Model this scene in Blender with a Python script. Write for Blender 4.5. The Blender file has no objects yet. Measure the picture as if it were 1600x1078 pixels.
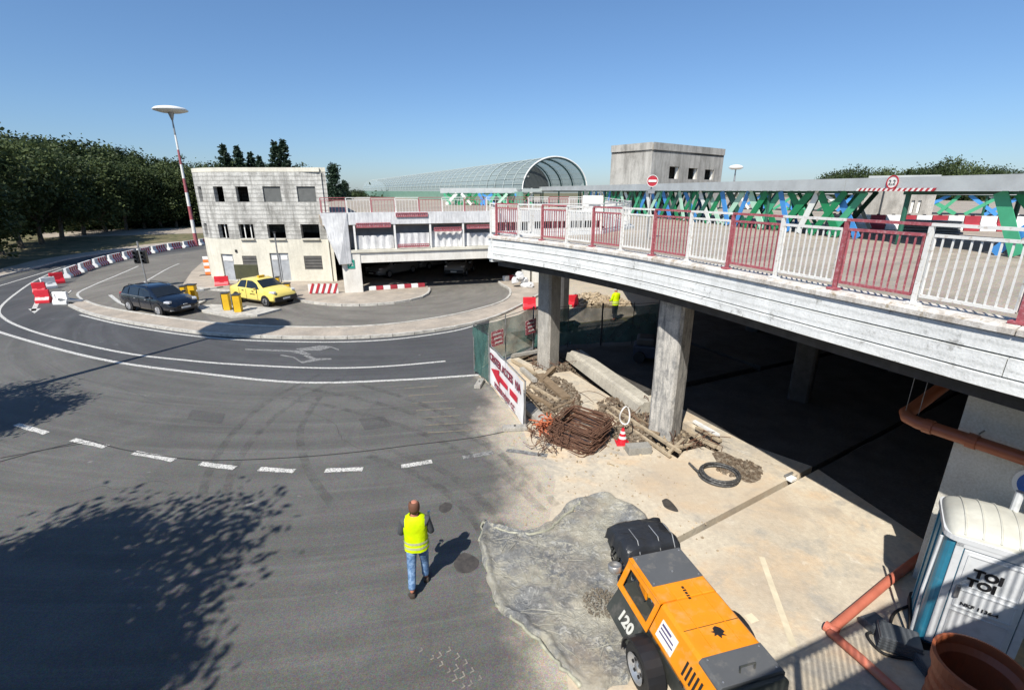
import bpy, bmesh, math, random
from mathutils import Vector, Matrix, Euler
from mathutils.geometry import tessellate_polygon
random.seed(7)
R = math.radians; PI = math.pi
C = bpy.context.scene.collection
scene = bpy.context.scene

# ------------------------------------------------------------------ camera, world, sun
H = 6.48                                   # eye height above the road, photographer leans over a deck railing
FPX = 754.0                                # focal length in pixels of the 1600 px wide photograph
PITCH = math.atan(241/754)
cam_d = bpy.data.cameras.new('camera'); cam = bpy.data.objects.new('camera', cam_d); C.objects.link(cam)
cam.location = (0, 0, H); cam.rotation_euler = (PI/2-PITCH, 0, 0)
cam_d.sensor_width = 36; cam_d.lens = FPX/1600*36; cam_d.clip_start = .05; cam_d.clip_end = 3000
scene.camera = cam
SUN_EL = R(48.5); SUN_AZ = R(26)           # light travels towards (+sin az, +cos az, down)
world = bpy.data.worlds.new('World'); scene.world = world; world.use_nodes = True
wn = world.node_tree.nodes; wl = world.node_tree.links
sky = wn.new('ShaderNodeTexSky'); sky.sky_type = 'NISHITA'; sky.sun_disc = False
sky.sun_elevation = SUN_EL; sky.sun_rotation = SUN_AZ + PI
sky.altitude = 100; sky.air_density = 1.0; sky.dust_density = 0.35; sky.ozone_density = 3.5
wtc = wn.new('ShaderNodeTexCoord'); wsx = wn.new('ShaderNodeSeparateXYZ'); wl.new(wtc.outputs['Generated'], wsx.inputs[0])
wrp = wn.new('ShaderNodeValToRGB'); wl.new(wsx.outputs[2], wrp.inputs[0]); we = wrp.color_ramp.elements    # milky horizon toned to the photo's even blue
we[0].position = 0.0; we[0].color = (.70, .84, 1.10, 1); we[1].position = .5; we[1].color = (.90, 1.12, 1.28, 1); e_ = we.new(.12); e_.color = (.82, .98, 1.18, 1); e_ = we.new(.28); e_.color = (.90, 1.08, 1.25, 1)
wmx = wn.new('ShaderNodeMix'); wmx.data_type = 'RGBA'; wmx.blend_type = 'MULTIPLY'; wmx.inputs[0].default_value = 1; wl.new(sky.outputs[0], wmx.inputs[6]); wl.new(wrp.outputs[0], wmx.inputs[7])
wl.new(wmx.outputs[2], wn['Background'].inputs[0]); wn['Background'].inputs[1].default_value = .078
sun_d = bpy.data.lights.new('sun', 'SUN'); sun_d.energy = 4.8; sun_d.angle = R(.53); sun_d.color = (1, .95, .87)
sun = bpy.data.objects.new('sun', sun_d); C.objects.link(sun)
sdir = Vector((math.sin(SUN_AZ)*math.cos(SUN_EL), math.cos(SUN_AZ)*math.cos(SUN_EL), -math.sin(SUN_EL)))
sun.rotation_euler = sdir.to_track_quat('-Z', 'Y').to_euler(); sun.location = (-20, -30, 50)
scene.render.engine = 'CYCLES'
scene.view_settings.view_transform = 'Standard'; scene.view_settings.look = 'None'
scene.view_settings.exposure = 0.42; scene.view_settings.gamma = 1

# ------------------------------------------------------------------ survey helpers (photo measurements -> metres)
cp, sp = math.cos(PITCH), math.sin(PITCH)
def ray(px, py):
    u = (539-py)/FPX; return (px-800)/FPX, cp+u*sp, -sp+u*cp
def P(px, py, z=0.0):
    x, y, d = ray(px, py); t = (z-H)/d
    return Vector((x*t, y*t, z))
def PY(px, py, Y):
    x, y, d = ray(px, py); t = Y/y
    return Vector((x*t, Y, H+d*t))
def spline(pts, n=6):
    pts = [Vector(p) for p in pts]; out = []
    for i in range(len(pts)-1):
        p0 = pts[max(i-1, 0)]; p1 = pts[i]; p2 = pts[i+1]; p3 = pts[min(i+2, len(pts)-1)]
        for k in range(n):
            t = k/n
            out.append(.5*((2*p1)+(p2-p0)*t+(2*p0-5*p1+4*p2-p3)*t*t+(3*p1-p0-3*p2+p3)*t**3))
    out.append(pts[-1]); return out
def resample(pts, step):
    out = [pts[0].copy()]; acc = 0
    for a, b in zip(pts, pts[1:]):
        L = (b-a).length
        if L < 1e-9: continue
        d = step-acc
        while d <= L:
            out.append(a.lerp(b, d/L)); d += step
        acc = (acc+L) % step
    return out
ORD = ['first', 'second', 'third', 'fourth', 'fifth', 'sixth', 'seventh', 'eighth', 'ninth', 'tenth', 'eleventh', 'twelfth', 'thirteenth',
       'fourteenth', 'fifteenth', 'sixteenth', 'seventeenth', 'eighteenth', 'nineteenth', 'twentieth']
ORD += ['twenty-'+o for o in ORD[:9]] + ['thirtieth'] + ['thirty-'+o for o in ORD[:9]]

# ------------------------------------------------------------------ materials
def nd(nt, t, **kw):
    n = nt.nodes.new(t)
    for k, v in kw.items(): setattr(n, k, v)
    return n
def ramp(nt, fac, stops):
    r = nt.nodes.new('ShaderNodeValToRGB'); e = r.color_ramp.elements
    while len(e) < len(stops): e.new(.5)
    for i, (p, c) in enumerate(stops):
        e[i].position = p; e[i].color = (c, c, c, 1) if isinstance(c, (int, float)) else (*c, 1)
    nt.links.new(fac, r.inputs[0]); return r.outputs[0]
def mixc(nt, fac, a, b, mode='MIX'):
    m = nt.nodes.new('ShaderNodeMix'); m.data_type = 'RGBA'; m.blend_type = mode
    for s, v in ((m.inputs[0], fac), (m.inputs[6], a), (m.inputs[7], b)):
        if isinstance(v, (int, float)): s.default_value = v
        elif isinstance(v, tuple): s.default_value = (*v, 1)
        else: nt.links.new(v, s)
    return m.outputs[2]
def noise(nt, scale, detail=6, rough=.6, stretch=None, vec=None, dist=0):
    n = nt.nodes.new('ShaderNodeTexNoise'); n.inputs['Scale'].default_value = scale
    n.inputs['Detail'].default_value = detail; n.inputs['Roughness'].default_value = rough; n.inputs['Distortion'].default_value = dist
    if vec is None:
        tc = nt.nodes.get('TC') or nd(nt, 'ShaderNodeTexCoord', name='TC'); vec = tc.outputs['Object']
    if stretch:
        mp = nt.nodes.new('ShaderNodeMapping'); mp.inputs['Scale'].default_value = stretch
        nt.links.new(vec, mp.inputs[0]); vec = mp.outputs[0]
    nt.links.new(vec, n.inputs['Vector']); return n.outputs['Fac']
MATS = {}
def mat(name, c, rough=.7, metal=0, vary=.25, scale=2.5, c2=None, lo=.4, hi=.65, bump=.0, bscale=40, streak=None, spec=None, coat=0, fine=0, alpha=None, trans=0, stretch=None):
    """base colour with two scales of wear; c2 = colour of dirt that comes through a noise mask"""
    if name in MATS: return MATS[name]
    m = bpy.data.materials.new(name); m.use_nodes = True; nt = m.node_tree; b = nt.nodes['Principled BSDF']
    d = tuple(x*(1-vary) for x in c); e = tuple(min(1, x*(1+vary*.5)) for x in c)
    col = mixc(nt, ramp(nt, noise(nt, scale, stretch=stretch), [(.3, 0.), (.7, 1.)]), d, e)
    if c2: col = mixc(nt, ramp(nt, noise(nt, scale*1.7, 8, .65, stretch=streak), [(lo, 0.), (hi, 1.)]), col, c2)
    if fine: col = mixc(nt, fine, col, ramp(nt, noise(nt, bscale, 3), [(.3, .0), (.75, 1.)]), 'OVERLAY')
    nt.links.new(col, b.inputs['Base Color'])
    rr = nt.nodes.new('ShaderNodeMapRange'); rr.inputs[3].default_value = max(0, rough-.08); rr.inputs[4].default_value = min(1, rough+.1)
    nt.links.new(noise(nt, scale*3), rr.inputs[0]); nt.links.new(rr.outputs[0], b.inputs['Roughness'])
    b.inputs['Metallic'].default_value = metal
    if spec is not None: b.inputs['Specular IOR Level'].default_value = spec
    if coat: b.inputs['Coat Weight'].default_value = coat; b.inputs['Coat Roughness'].default_value = .06
    if alpha is not None: b.inputs['Alpha'].default_value = alpha
    if trans: b.inputs['Transmission Weight'].default_value = trans
    if bump:
        bp = nt.nodes.new('ShaderNodeBump'); bp.inputs['Strength'].default_value = bump; bp.inputs['Distance'].default_value = .02
        nt.links.new(noise(nt, bscale, 6), bp.inputs['Height']); nt.links.new(bp.outputs[0], b.inputs['Normal'])
    MATS[name] = m; return m
white = mat('white_paint', (.78, .77, .73), .5, c2=(.45, .42, .36), lo=.55, hi=.8, scale=3, vary=.08)
line_paint = mat('road_paint', (.62, .61, .57), .7, c2=(.16, .16, .15), lo=.5, hi=.58, scale=16, vary=.1)
old_paint = mat('worn_road_paint', (.27, .27, .26), .8, c2=(.1, .1, .1), lo=.42, hi=.6, scale=7)
ghost_paint = mat('faded_yellow_paint', (.2, .175, .125), .9, c2=(.13, .125, .115), lo=.42, hi=.62, scale=5)
red = mat('red_paint', (.45, .03, .045), .45, c2=(.25, .05, .05), lo=.55, hi=.75, vary=.2)
rail_red = mat('railing_red', (.36, .085, .10), .6, c2=(.5, .3, .3), lo=.5, hi=.75, scale=14)
rail_white = mat('railing_white', (.72, .71, .67), .55, c2=(.38, .28, .2), lo=.54, hi=.72, scale=10, vary=.08)
red_plastic = mat('red_plastic', (.6, .02, .035), .4, vary=.15, c2=(.4, .12, .1), lo=.6, hi=.8)
white_plastic = mat('white_plastic', (.78, .78, .76), .45, c2=(.5, .48, .44), lo=.55, hi=.8, vary=.08)
yellow_paint = mat('yellow_paint', (.75, .45, .02), .4, vary=.15)
black_rubber = mat('black_rubber', (.02, .02, .02), .75, bump=.2)
black_plastic = mat('black_plastic', (.018, .018, .02), .4)
metal_grey = mat('galvanised_metal', (.42, .43, .44), .45, .6, c2=(.25, .24, .22))
dark_metal = mat('dark_metal', (.06, .065, .07), .5, .4)
concrete = mat('column_concrete', (.42, .40, .36), .85, scale=1.5, c2=(.25, .24, .215), lo=.45, hi=.7, bump=.5, bscale=30, fine=.25, streak=(3, 3, .6))
soil = mat('broken_soil', (.12, .085, .055), .95, c2=(.24, .2, .15), lo=.45, hi=.6, scale=5, bump=.8, bscale=14, fine=.35)
rust = mat('rusty_steel', (.105, .05, .03), .85, c2=(.2, .1, .055), lo=.5, hi=.7, scale=8)
timber = mat('site_timber', (.26, .19, .12), .85, c2=(.12, .085, .055), lo=.45, hi=.7, scale=4, streak=(1, 6, 6))
pale_timber = mat('pale_timber', (.44, .36, .25), .85, c2=(.22, .17, .12), lo=.5, hi=.7, scale=4)
glass_dark = mat('dark_glass', (.015, .018, .02), .06, vary=.1, spec=.8)
rim_mat = mat('wheel_rim', (.55, .56, .58), .3, .7)

def asphalt_mat(name, base, dust, centre=(-7, 33), site=True):
    m = bpy.data.materials.new(name); m.use_nodes = True; nt = m.node_tree; b = nt.nodes['Principled BSDF']; L = nt.links
    tc = nd(nt, 'ShaderNodeTexCoord', name='TC'); O = tc.outputs['Object']
    col = mixc(nt, ramp(nt, noise(nt, .22, 5, .6), [(.32, 0.), (.7, 1.)]), tuple(x*.82 for x in base), tuple(x*1.16 for x in base))
    # tyre-polished rings round the roundabout: noise in (radius, angle)
    sub = nd(nt, 'ShaderNodeVectorMath', operation='SUBTRACT'); sub.inputs[1].default_value = (*centre, 0); L.new(O, sub.inputs[0])
    ln = nd(nt, 'ShaderNodeVectorMath', operation='LENGTH'); L.new(sub.outputs[0], ln.inputs[0])
    sx = nd(nt, 'ShaderNodeSeparateXYZ'); L.new(sub.outputs[0], sx.inputs[0])
    at = nd(nt, 'ShaderNodeMath', operation='ARCTAN2'); L.new(sx.outputs[1], at.inputs[0]); L.new(sx.outputs[0], at.inputs[1])
    cx = nd(nt, 'ShaderNodeCombineXYZ'); L.new(ln.outputs['Value'], cx.inputs[0]); L.new(at.outputs[0], cx.inputs[1])
    tr = noise(nt, 1.0, 5, .65, stretch=(1.1, 1.6, 1), vec=cx.outputs[0])
    col = mixc(nt, ramp(nt, tr, [(.42, 0.), (.66, .75)]), col, tuple(x*.62 for x in base))
    tr2 = noise(nt, 1.0, 6, .7, stretch=(3.5, 2.4, 1), vec=cx.outputs[0])
    col = mixc(nt, ramp(nt, tr2, [(.52, 0.), (.72, .5)]), col, tuple(x*1.5 for x in base))
    # diagonal slewing marks
    col = mixc(nt, ramp(nt, noise(nt, .9, 7, .7, stretch=(2.2, .35, 1), dist=1.2), [(.55, 0.), (.75, .45)]), col, tuple(x*.6 for x in base))
    col = mixc(nt, ramp(nt, noise(nt, .6, 9, .72), [(.5, 0.), (.78, .7)]), col, tuple(x*1.35 for x in base))
    if site:  # pale building dust tracked out of the site on to the road
        dd = nd(nt, 'ShaderNodeVectorMath', operation='DOT_PRODUCT'); dd.inputs[1].default_value = (.95, .12, 0); L.new(O, dd.inputs[0])
        ad = nd(nt, 'ShaderNodeMath', operation='MULTIPLY_ADD'); L.new(noise(nt, .55, 8, .68), ad.inputs[0]); ad.inputs[1].default_value = 3.4; L.new(dd.outputs['Value'], ad.inputs[2])
        f = ramp(nt, ad.outputs[0], [(0., 0.), (1., 1.)])
        mr = nd(nt, 'ShaderNodeMapRange'); mr.inputs[1].default_value = 2.0; mr.inputs[2].default_value = 3.55; L.new(ad.outputs[0], mr.inputs[0])
        mr.interpolation_type = 'SMOOTHSTEP'
        dc = mixc(nt, ramp(nt, noise(nt, 1.1, 9, .7, dist=.6), [(.5, 0.), (.64, .85)]), dust, (.36, .335, .29)); mm = nd(nt, 'ShaderNodeMath', operation='MULTIPLY'); L.new(mr.outputs[0], mm.inputs[0]); mm.inputs[1].default_value = .93
        col = mixc(nt, mm.outputs[0], col, dc)
    vo = nd(nt, 'ShaderNodeTexVoronoi'); vo.inputs['Scale'].default_value = 55; L.new(O, vo.inputs[0])
    col = mixc(nt, .3, col, vo.outputs['Color'], 'SOFT_LIGHT')
    col = mixc(nt, .45, col, ramp(nt, noise(nt, 60, 4, .8), [(.3, .08), (.7, .92)]), 'OVERLAY')
    col = mixc(nt, ramp(nt, noise(nt, 11, 5, .7), [(.68, 0.), (.74, .5)]), col, tuple(x*1.7 for x in base))
    # small pale patches / gum / spilt mortar
    col = mixc(nt, ramp(nt, noise(nt, 2.2, 3, .5), [(.72, 0.), (.76, .7)]), col, tuple(x*2.2 for x in base))
    L.new(col, b.inputs['Base Color']); b.inputs['Roughness'].default_value = .82
    bp = nd(nt, 'ShaderNodeBump'); bp.inputs['Strength'].default_value = .35; bp.inputs['Distance'].default_value = .01
    L.new(noise(nt, 120, 3), bp.inputs['Height']); L.new(bp.outputs[0], b.inputs['Normal'])
    return m
asphalt = asphalt_mat('asphalt', (.112, .11, .102), (.47, .41, .32))
asphalt_lane = asphalt_mat('asphalt_lane', (.17, .158, .138), (.3, .28, .23), site=False)
asphalt_dark = asphalt_mat('asphalt_dark', (.07, .071, .074), (.3, .28, .23), site=False)
def floor_mat():
    m = bpy.data.materials.new('site_concrete_floor'); m.use_nodes = True; nt = m.node_tree; b = nt.nodes['Principled BSDF']; L = nt.links
    col = mixc(nt, ramp(nt, noise(nt, .5, 6, .62), [(.35, 0.), (.65, 1.)]), (.46, .40, .31), (.59, .52, .40))
    col = mixc(nt, ramp(nt, noise(nt, .75, 7, .6, stretch=(1, 1.4, 1)), [(.5, 0.), (.66, .8)]), col, (.62, .46, .29))
    col = mixc(nt, ramp(nt, noise(nt, 1.1, 9, .7, dist=.6), [(.5, 0.), (.64, .85)]), col, (.36, .335, .29))
    col = mixc(nt, ramp(nt, noise(nt, 2.3, 9, .75, dist=.4), [(.58, 0.), (.72, .7)]), col, (.74, .69, .58))
    col = mixc(nt, .22, col, ramp(nt, noise(nt, 9, 10, .72), [(.3, .1), (.72, .9)]), 'OVERLAY')
    col = mixc(nt, ramp(nt, noise(nt, .33, 6, .65, dist=.8), [(.5, 0.), (.62, .6)]), col, (.47, .37, .26))
    col = mixc(nt, ramp(nt, noise(nt, 5, 6, .7), [(.66, 0.), (.74, .6)]), col, (.26, .22, .17))
    L.new(col, b.inputs['Base Color']); b.inputs['Roughness'].default_value = .85
    bp = nd(nt, 'ShaderNodeBump'); bp.inputs['Strength'].default_value = .4; bp.inputs['Distance'].default_value = .02
    L.new(noise(nt, 20, 8, .7), bp.inputs['Height']); L.new(bp.outputs[0], b.inputs['Normal'])
    return m
site_floor = floor_mat()
def weathered(name, base, dark, scale=1.0, amount=.75, boards=None, moss=None):
    """concrete or render with rain streaks and blotches"""
    m = bpy.data.materials.new(name); m.use_nodes = True; nt = m.node_tree; b = nt.nodes['Principled BSDF']; L = nt.links
    col = mixc(nt, ramp(nt, noise(nt, .8*scale, 6), [(.3, 0.), (.7, 1.)]), tuple(x*.85 for x in base), tuple(min(.9, x*1.1) for x in base))
    col = mixc(nt, ramp(nt, noise(nt, 2.2*scale, 8, .7, stretch=(1.6, 1.6, .22)), [(.45, 0.), (.7, amount)]), col, dark)
    col = mixc(nt, ramp(nt, noise(nt, 1.1*scale, 9, .75), [(.5, 0.), (.72, amount)]), col, dark)
    if boards:
        w = nd(nt, 'ShaderNodeTexWave'); w.bands_direction = 'Z'; w.inputs['Scale'].default_value = boards; w.inputs['Distortion'].default_value = 1.5
        w.inputs['Detail'].default_value = 4; w.inputs['Detail Scale'].default_value = 3
        tc = nt.nodes['TC']; L.new(tc.outputs['Object'], w.inputs[0])
        col = mixc(nt, ramp(nt, w.outputs['Fac'], [(.0, .55), (.35, .0)]), col, dark)
    if moss: col = mixc(nt, ramp(nt, noise(nt, 3.2, 9, .78), [(.57, 0.), (.64, .8)]), col, moss)
    col = mixc(nt, .25, col, ramp(nt, noise(nt, 35, 5), [(.3, .1), (.7, .9)]), 'OVERLAY')
    L.new(col, b.inputs['Base Color']); b.inputs['Roughness'].default_value = .88
    bp = nd(nt, 'ShaderNodeBump'); bp.inputs['Strength'].default_value = .35; bp.inputs['Distance'].default_value = .02
    L.new(noise(nt, 25, 6), bp.inputs['Height']); L.new(bp.outputs[0], b.inputs['Normal'])
    MATS[name] = m; return m
house_grey = weathered('bare_block_wall', (.56, .55, .51), (.16, .155, .14), .8, .95, boards=1.1)
house_cream = weathered('cream_render', (.66, .63, .53), (.42, .40, .33), .8, .5)
deck_box_conc = weathered('stair_tower_concrete', (.42, .40, .36), (.17, .16, .14), .7, .8)
fascia_white = weathered('peeling_white_fascia', (.77, .78, .76), (.5, .51, .49), 1.2, .5, boards=2.2, moss=(.3, .3, .28))
ledge_mat = weathered('dirty_ledge', (.64, .61, .56), (.3, .26, .21), 2.2, .95, moss=(.24, .18, .09))
cream_wall = weathered('garage_wall_cream', (.62, .6, .53), (.45, .43, .38), .5, .3)
pillar_peel = weathered('peeling_pillar_paint', (.48, .46, .42), (.13, .135, .14), 3.0, .98)
pier_white = weathered('white_pier', (.74, .72, .66), (.5, .46, .4), 1, .5)
deck_top_m = asphalt_mat('deck_asphalt', (.36, .31, .25), (.4, .38, .32), centre=(10, -20), site=False)
dark_slab = mat('soffit_concrete', (.08, .078, .075), .9, c2=(.05, .048, .045))  # concrete colour lowered to deepen the shade under the deck
dark_floor = mat('shade_darkened_floor', (.085, .08, .072), .9, c2=(.05, .045, .04), scale=.6, bump=.4, bscale=18, fine=.3)  # floor concrete darkened so the inner slabs look more deeply shaded
grass_m = mat('dry_grass', (.19, .16, .085), .95, scale=.4, c2=(.07, .085, .03), lo=.45, hi=.62, vary=.3, fine=.4, bscale=12)
paving = mat('sandy_paving', (.42, .36, .29), .85, scale=.8, c2=(.3, .27, .23), lo=.45, hi=.7, fine=.25, bscale=25)
kerb_m = mat('kerb_concrete', (.5, .48, .43), .85, scale=3, c2=(.28, .26, .23), lo=.5, hi=.7)
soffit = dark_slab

# ------------------------------------------------------------------ mesh helpers
class MB:
    def __init__(s): s.v = []; s.f = []; s.sm = False
    def add(s, vs, fs):
        o = len(s.v); s.v += [tuple(v) for v in vs]; s.f += [tuple(i+o for i in f) for f in fs]; return s
    def box(s, c, size, rz=0, m=None):
        M = Matrix.Translation(Vector(c)) @ (m if m is not None else Matrix.Rotation(rz, 4, 'Z'))
        vs = [M @ Vector((x*size[0]/2, y*size[1]/2, z*size[2]/2)) for x in (-1, 1) for y in (-1, 1) for z in (-1, 1)]
        return s.add(vs, [(0, 1, 3, 2), (4, 6, 7, 5), (0, 4, 5, 1), (2, 3, 7, 6), (0, 2, 6, 4), (1, 5, 7, 3)])
    def beam(s, a, b, w, h, up=Vector((0, 0, 1))):
        a = Vector(a); b = Vector(b); d = (b-a).normalized()
        if abs(d.dot(up)) > .99: up = Vector((0, 1, 0))
        r = d.cross(up).normalized(); u = r.cross(d)
        vs = [p+r*x*w/2+u*z*h/2 for p in (a, b) for x, z in ((-1, -1), (1, -1), (1, 1), (-1, 1))]
        return s.add(vs, [(3, 2, 1, 0), (4, 5, 6, 7), (0, 1, 5, 4), (1, 2, 6, 5), (2, 3, 7, 6), (3, 0, 4, 7)])
    def tube(s, pts, r, n=8, closed=False, caps=True):
        pts = [Vector(p) for p in pts]; N = len(pts); o = len(s.v); rs = r if isinstance(r, (list, tuple)) else [r]*N
        up = Vector((0, 0, 1))
        for i, p in enumerate(pts):
            d = (pts[(i+1) % N]-pts[i-1]) if closed else (pts[min(i+1, N-1)]-pts[max(i-1, 0)])
            d.normalize(); u = up if abs(d.dot(up)) < .95 else Vector((0, 1, 0))
            a = d.cross(u).normalized(); b = a.cross(d)
            for k in range(n):
                t = 2*PI*k/n; s.v.append(tuple(p+(a*math.cos(t)+b*math.sin(t))*rs[i]))
        for i in range(N if closed else N-1):
            j = (i+1) % N
            for k in range(n): s.f.append((o+i*n+k, o+i*n+(k+1) % n, o+j*n+(k+1) % n, o+j*n+k))
        if caps and not closed: s.f.append(tuple(o+k for k in range(n))[::-1]); s.f.append(tuple(o+(N-1)*n+k for k in range(n)))
        return s
    def lathe(s, prof, n=20, c=(0, 0, 0), M=None):
        o = len(s.v); c = Vector(c)
        for r, z in prof:
            for k in range(n):
                v = Vector((r*math.cos(2*PI*k/n), r*math.sin(2*PI*k/n), z))
                s.v.append(tuple((M @ v if M else v)+c))
        for i in range(len(prof)-1):
            for k in range(n): s.f.append((o+i*n+k, o+i*n+(k+1) % n, o+(i+1)*n+(k+1) % n, o+(i+1)*n+k))
        return s
    def prism(s, poly, z0, z1, bottom=True):
        poly = [Vector((p[0], p[1], 0)) for p in poly]; n = len(poly)
        tri = tessellate_polygon([poly])
        vs = [(p.x, p.y, z0) for p in poly]+[(p.x, p.y, z1) for p in poly]
        ar = sum(poly[i].x*poly[(i+1) % n].y-poly[(i+1) % n].x*poly[i].y for i in range(n))
        fs = []
        for t in tri:
            a, b, c = (poly[i] for i in t)
            if (b-a).cross(c-a).z < 0: t = (t[0], t[2], t[1])
            fs.append(tuple(i+n for i in t))
            if bottom: fs.append((t[2], t[1], t[0]))
        if z1 > z0:
            for i in range(n):
                j = (i+1) % n; fs.append((i, j, j+n, i+n) if ar > 0 else (j, i, i+n, j+n))
        return s.add(vs, fs)
    def sheet(s, poly, z):
        poly = [Vector((p[0], p[1], 0)) for p in poly]; fs = []
        for t in tessellate_polygon([poly]):
            a, b, c = (poly[i] for i in t)
            if (b-a).cross(c-a).z < 0: t = (t[0], t[2], t[1])
            fs.append(tuple(t))
        return s.add([(p.x, p.y, z) for p in poly], fs)
    def strip(s, pts, w, z=None):
        pts = [Vector(p) for p in pts]; N = len(pts); o = len(s.v)
        for i, p in enumerate(pts):
            d = (pts[min(i+1, N-1)]-pts[max(i-1, 0)]); d.z = 0; d.normalize(); r = Vector((d.y, -d.x, 0)); zz = p.z if z is None else z
            s.v += [(p.x-r.x*w/2, p.y-r.y*w/2, zz), (p.x+r.x*w/2, p.y+r.y*w/2, zz)]
        for i in range(N-1): s.f.append((o+2*i, o+2*i+1, o+2*i+3, o+2*i+2))
        return s
    def mesh(s, name, m, off=None, smooth=False):
        me = bpy.data.meshes.new(name)
        vs = s.v if off is None else [(x-off[0], y-off[1], z-off[2]) for x, y, z in s.v]
        me.from_pydata(vs, [], s.f); me.materials.append(m)
        if smooth: me.polygons.foreach_set('use_smooth', [True]*len(me.polygons))
        me.update(); return me
    def build(s, name, m, parent=None, world=False, smooth=False, bevel=0, **props):
        off = parent.location if (world and parent is not None) else None
        me = s.mesh(name, m, off, smooth)
        if bevel:
            bm = bmesh.new(); bm.from_mesh(me); bmesh.ops.remove_doubles(bm, verts=bm.verts, dist=1e-5)
            es = [e for e in bm.edges if len(e.link_faces) == 2 and e.calc_face_angle(0) > R(30)]
            bmesh.ops.bevel(bm, geom=es, offset=bevel, segments=2, affect='EDGES', profile=.6, clamp_overlap=True); bm.to_mesh(me); bm.free()
        o = bpy.data.objects.new(name, me); C.objects.link(o)
        if parent is not None: o.parent = parent
        for k, v in props.items(): o[k] = v
        return o
def thing(name, label, cat, loc=(0, 0, 0), rz=0, group=None):
    o = bpy.data.objects.new(name, None); C.objects.link(o); o.empty_display_size = .2
    o.location = loc; o.rotation_euler = (0, 0, rz); o['label'] = label; o['category'] = cat
    if group: o['group'] = group
    return o
def tag(o, label, cat, group=None):
    o['label'] = label; o['category'] = cat
    if group: o['group'] = group
    return o
def struct(o): o['kind'] = 'structure'; return o
def dup(root, loc, rz, label=None, group=None, scale=None):
    r = root.copy(); C.objects.link(r); r.location = loc; r.rotation_euler = (0, 0, rz)
    if label: r['label'] = label
    if group: r['group'] = group
    if scale: r.scale = scale
    for ch in list(root.children):
        c = ch.copy(); C.objects.link(c); c.parent = r
        for g in ch.children:
            d = g.copy(); C.objects.link(d); d.parent = c
    return r
def inst(me, name, parent, loc=(0, 0, 0), rot=(0, 0, 0), scale=(1, 1, 1)):
    o = bpy.data.objects.new(name, me); C.objects.link(o); o.parent = parent; o.location = loc; o.rotation_euler = rot; o.scale = scale; return o
def text(body, size, m, parent, origin, right, up, name='lettering', extr=.002, bold=0, sx=1, world=True):
    cu = bpy.data.curves.new('t', 'FONT'); cu.body = body; cu.size = size; cu.extrude = extr; cu.offset = bold; cu.align_x = 'CENTER'; cu.resolution_u = 3
    o = bpy.data.objects.new('t', cu); C.objects.link(o); dg = bpy.context.evaluated_depsgraph_get()
    me = bpy.data.meshes.new_from_object(o.evaluated_get(dg)); bpy.data.objects.remove(o)
    r = Vector(right).normalized(); u = Vector(up).normalized(); n = r.cross(u)
    M = Matrix((r*sx, u, n)).transposed().to_4x4(); M.translation = Vector(origin)-(parent.location if world and parent else Vector((0, 0, 0)))
    me.transform(M); me.materials.clear(); me.materials.append(m)
    o = bpy.data.objects.new(name, me); C.objects.link(o); o.parent = parent; return o
def skin(name, verts, edges, radii, m, parent, sub=2, root=0):
    me = bpy.data.meshes.new(name); me.from_pydata(verts, edges, []); o = bpy.data.objects.new(name, me); C.objects.link(o)
    md = o.modifiers.new('s', 'SKIN'); md.use_smooth_shade = True
    for i, r in enumerate(radii):
        sv = me.skin_vertices[0].data[i]; sv.radius = r if isinstance(r, tuple) else (r, r); sv.use_root = (i == root)
    ss = o.modifiers.new('u', 'SUBSURF'); ss.levels = sub; ss.render_levels = sub
    dg = bpy.context.evaluated_depsgraph_get(); nm = bpy.data.meshes.new_from_object(o.evaluated_get(dg)); bpy.data.objects.remove(o)
    nm.materials.clear(); nm.materials.append(m)
    nm.polygons.foreach_set('use_smooth', [True]*len(nm.polygons))
    r = bpy.data.objects.new(name, nm); C.objects.link(r); r.parent = parent; return r
# ------------------------------------------------------------------ ground, roads, pavements
def Q(s, n): return Vector((.435*s+.9*n, -.9*s+.435*n, 0))
g = MB(); x0, x1, y0, y1 = -1.9, 40, -12, 23; B = 1500
for (a, b, c, d) in ((-B, -60, B, y0), (-B, y1, B, B), (-B, y0, x0, y1), (x1, y0, B, y1)):
    g.add([(a, b, -.02), (c, b, -.02), (c, d, -.02), (a, d, -.02)], [(0, 1, 2, 3)])
g.add([(x0, y0, -.35), (x1, y0, -.35), (x1, y1, -.35), (x0, y1, -.35)], [(0, 1, 2, 3)])
g.add([(x0, y0, -.02), (x1, y0, -.02), (x1, y1, -.02), (x0, y1, -.02), (x0, y0, -.35), (x1, y0, -.35), (x1, y1, -.35), (x0, y1, -.35)],
      [(0, 1, 5, 4), (1, 2, 6, 5), (2, 3, 7, 6), (3, 0, 4, 7)])
gr = struct(g.build('ground', grass_m)); gr.data.materials.append(soil)
for p in list(gr.data.polygons)[4:]: p.material_index = 1
far_kerb_px = [(-250, 530), (-120, 466), (0, 433), (70, 415), (110, 405), (200, 391), (260, 383), (320, 378), (480, 367)]
far_kerb = spline([P(*a) for a in far_kerb_px], 5)
site_edge = [Q(-20.1, 8.6), Vector((-1.4, 18.2, 0)), Vector((-1.25, 16.6, 0)), Vector((-.65, 15.4, 0)), Vector((.3, 12.4, 0)), P(838, 718), P(868, 750), Vector((.92, 9.1, 0)), Vector((.74, 8.3, 0)), Vector((.9, 7.6, 0)), Vector((.70, 6.9, 0)), Vector((.75, 6.34, 0)), Vector((1.0, -12, 0))]
struct(MB().prism([(-110, -60)]+far_kerb+[(60, 95), (60, 45), Q(-20.1, 25)]+site_edge+[(1, -60)], -.35, 0).build('road', asphalt))
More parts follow.
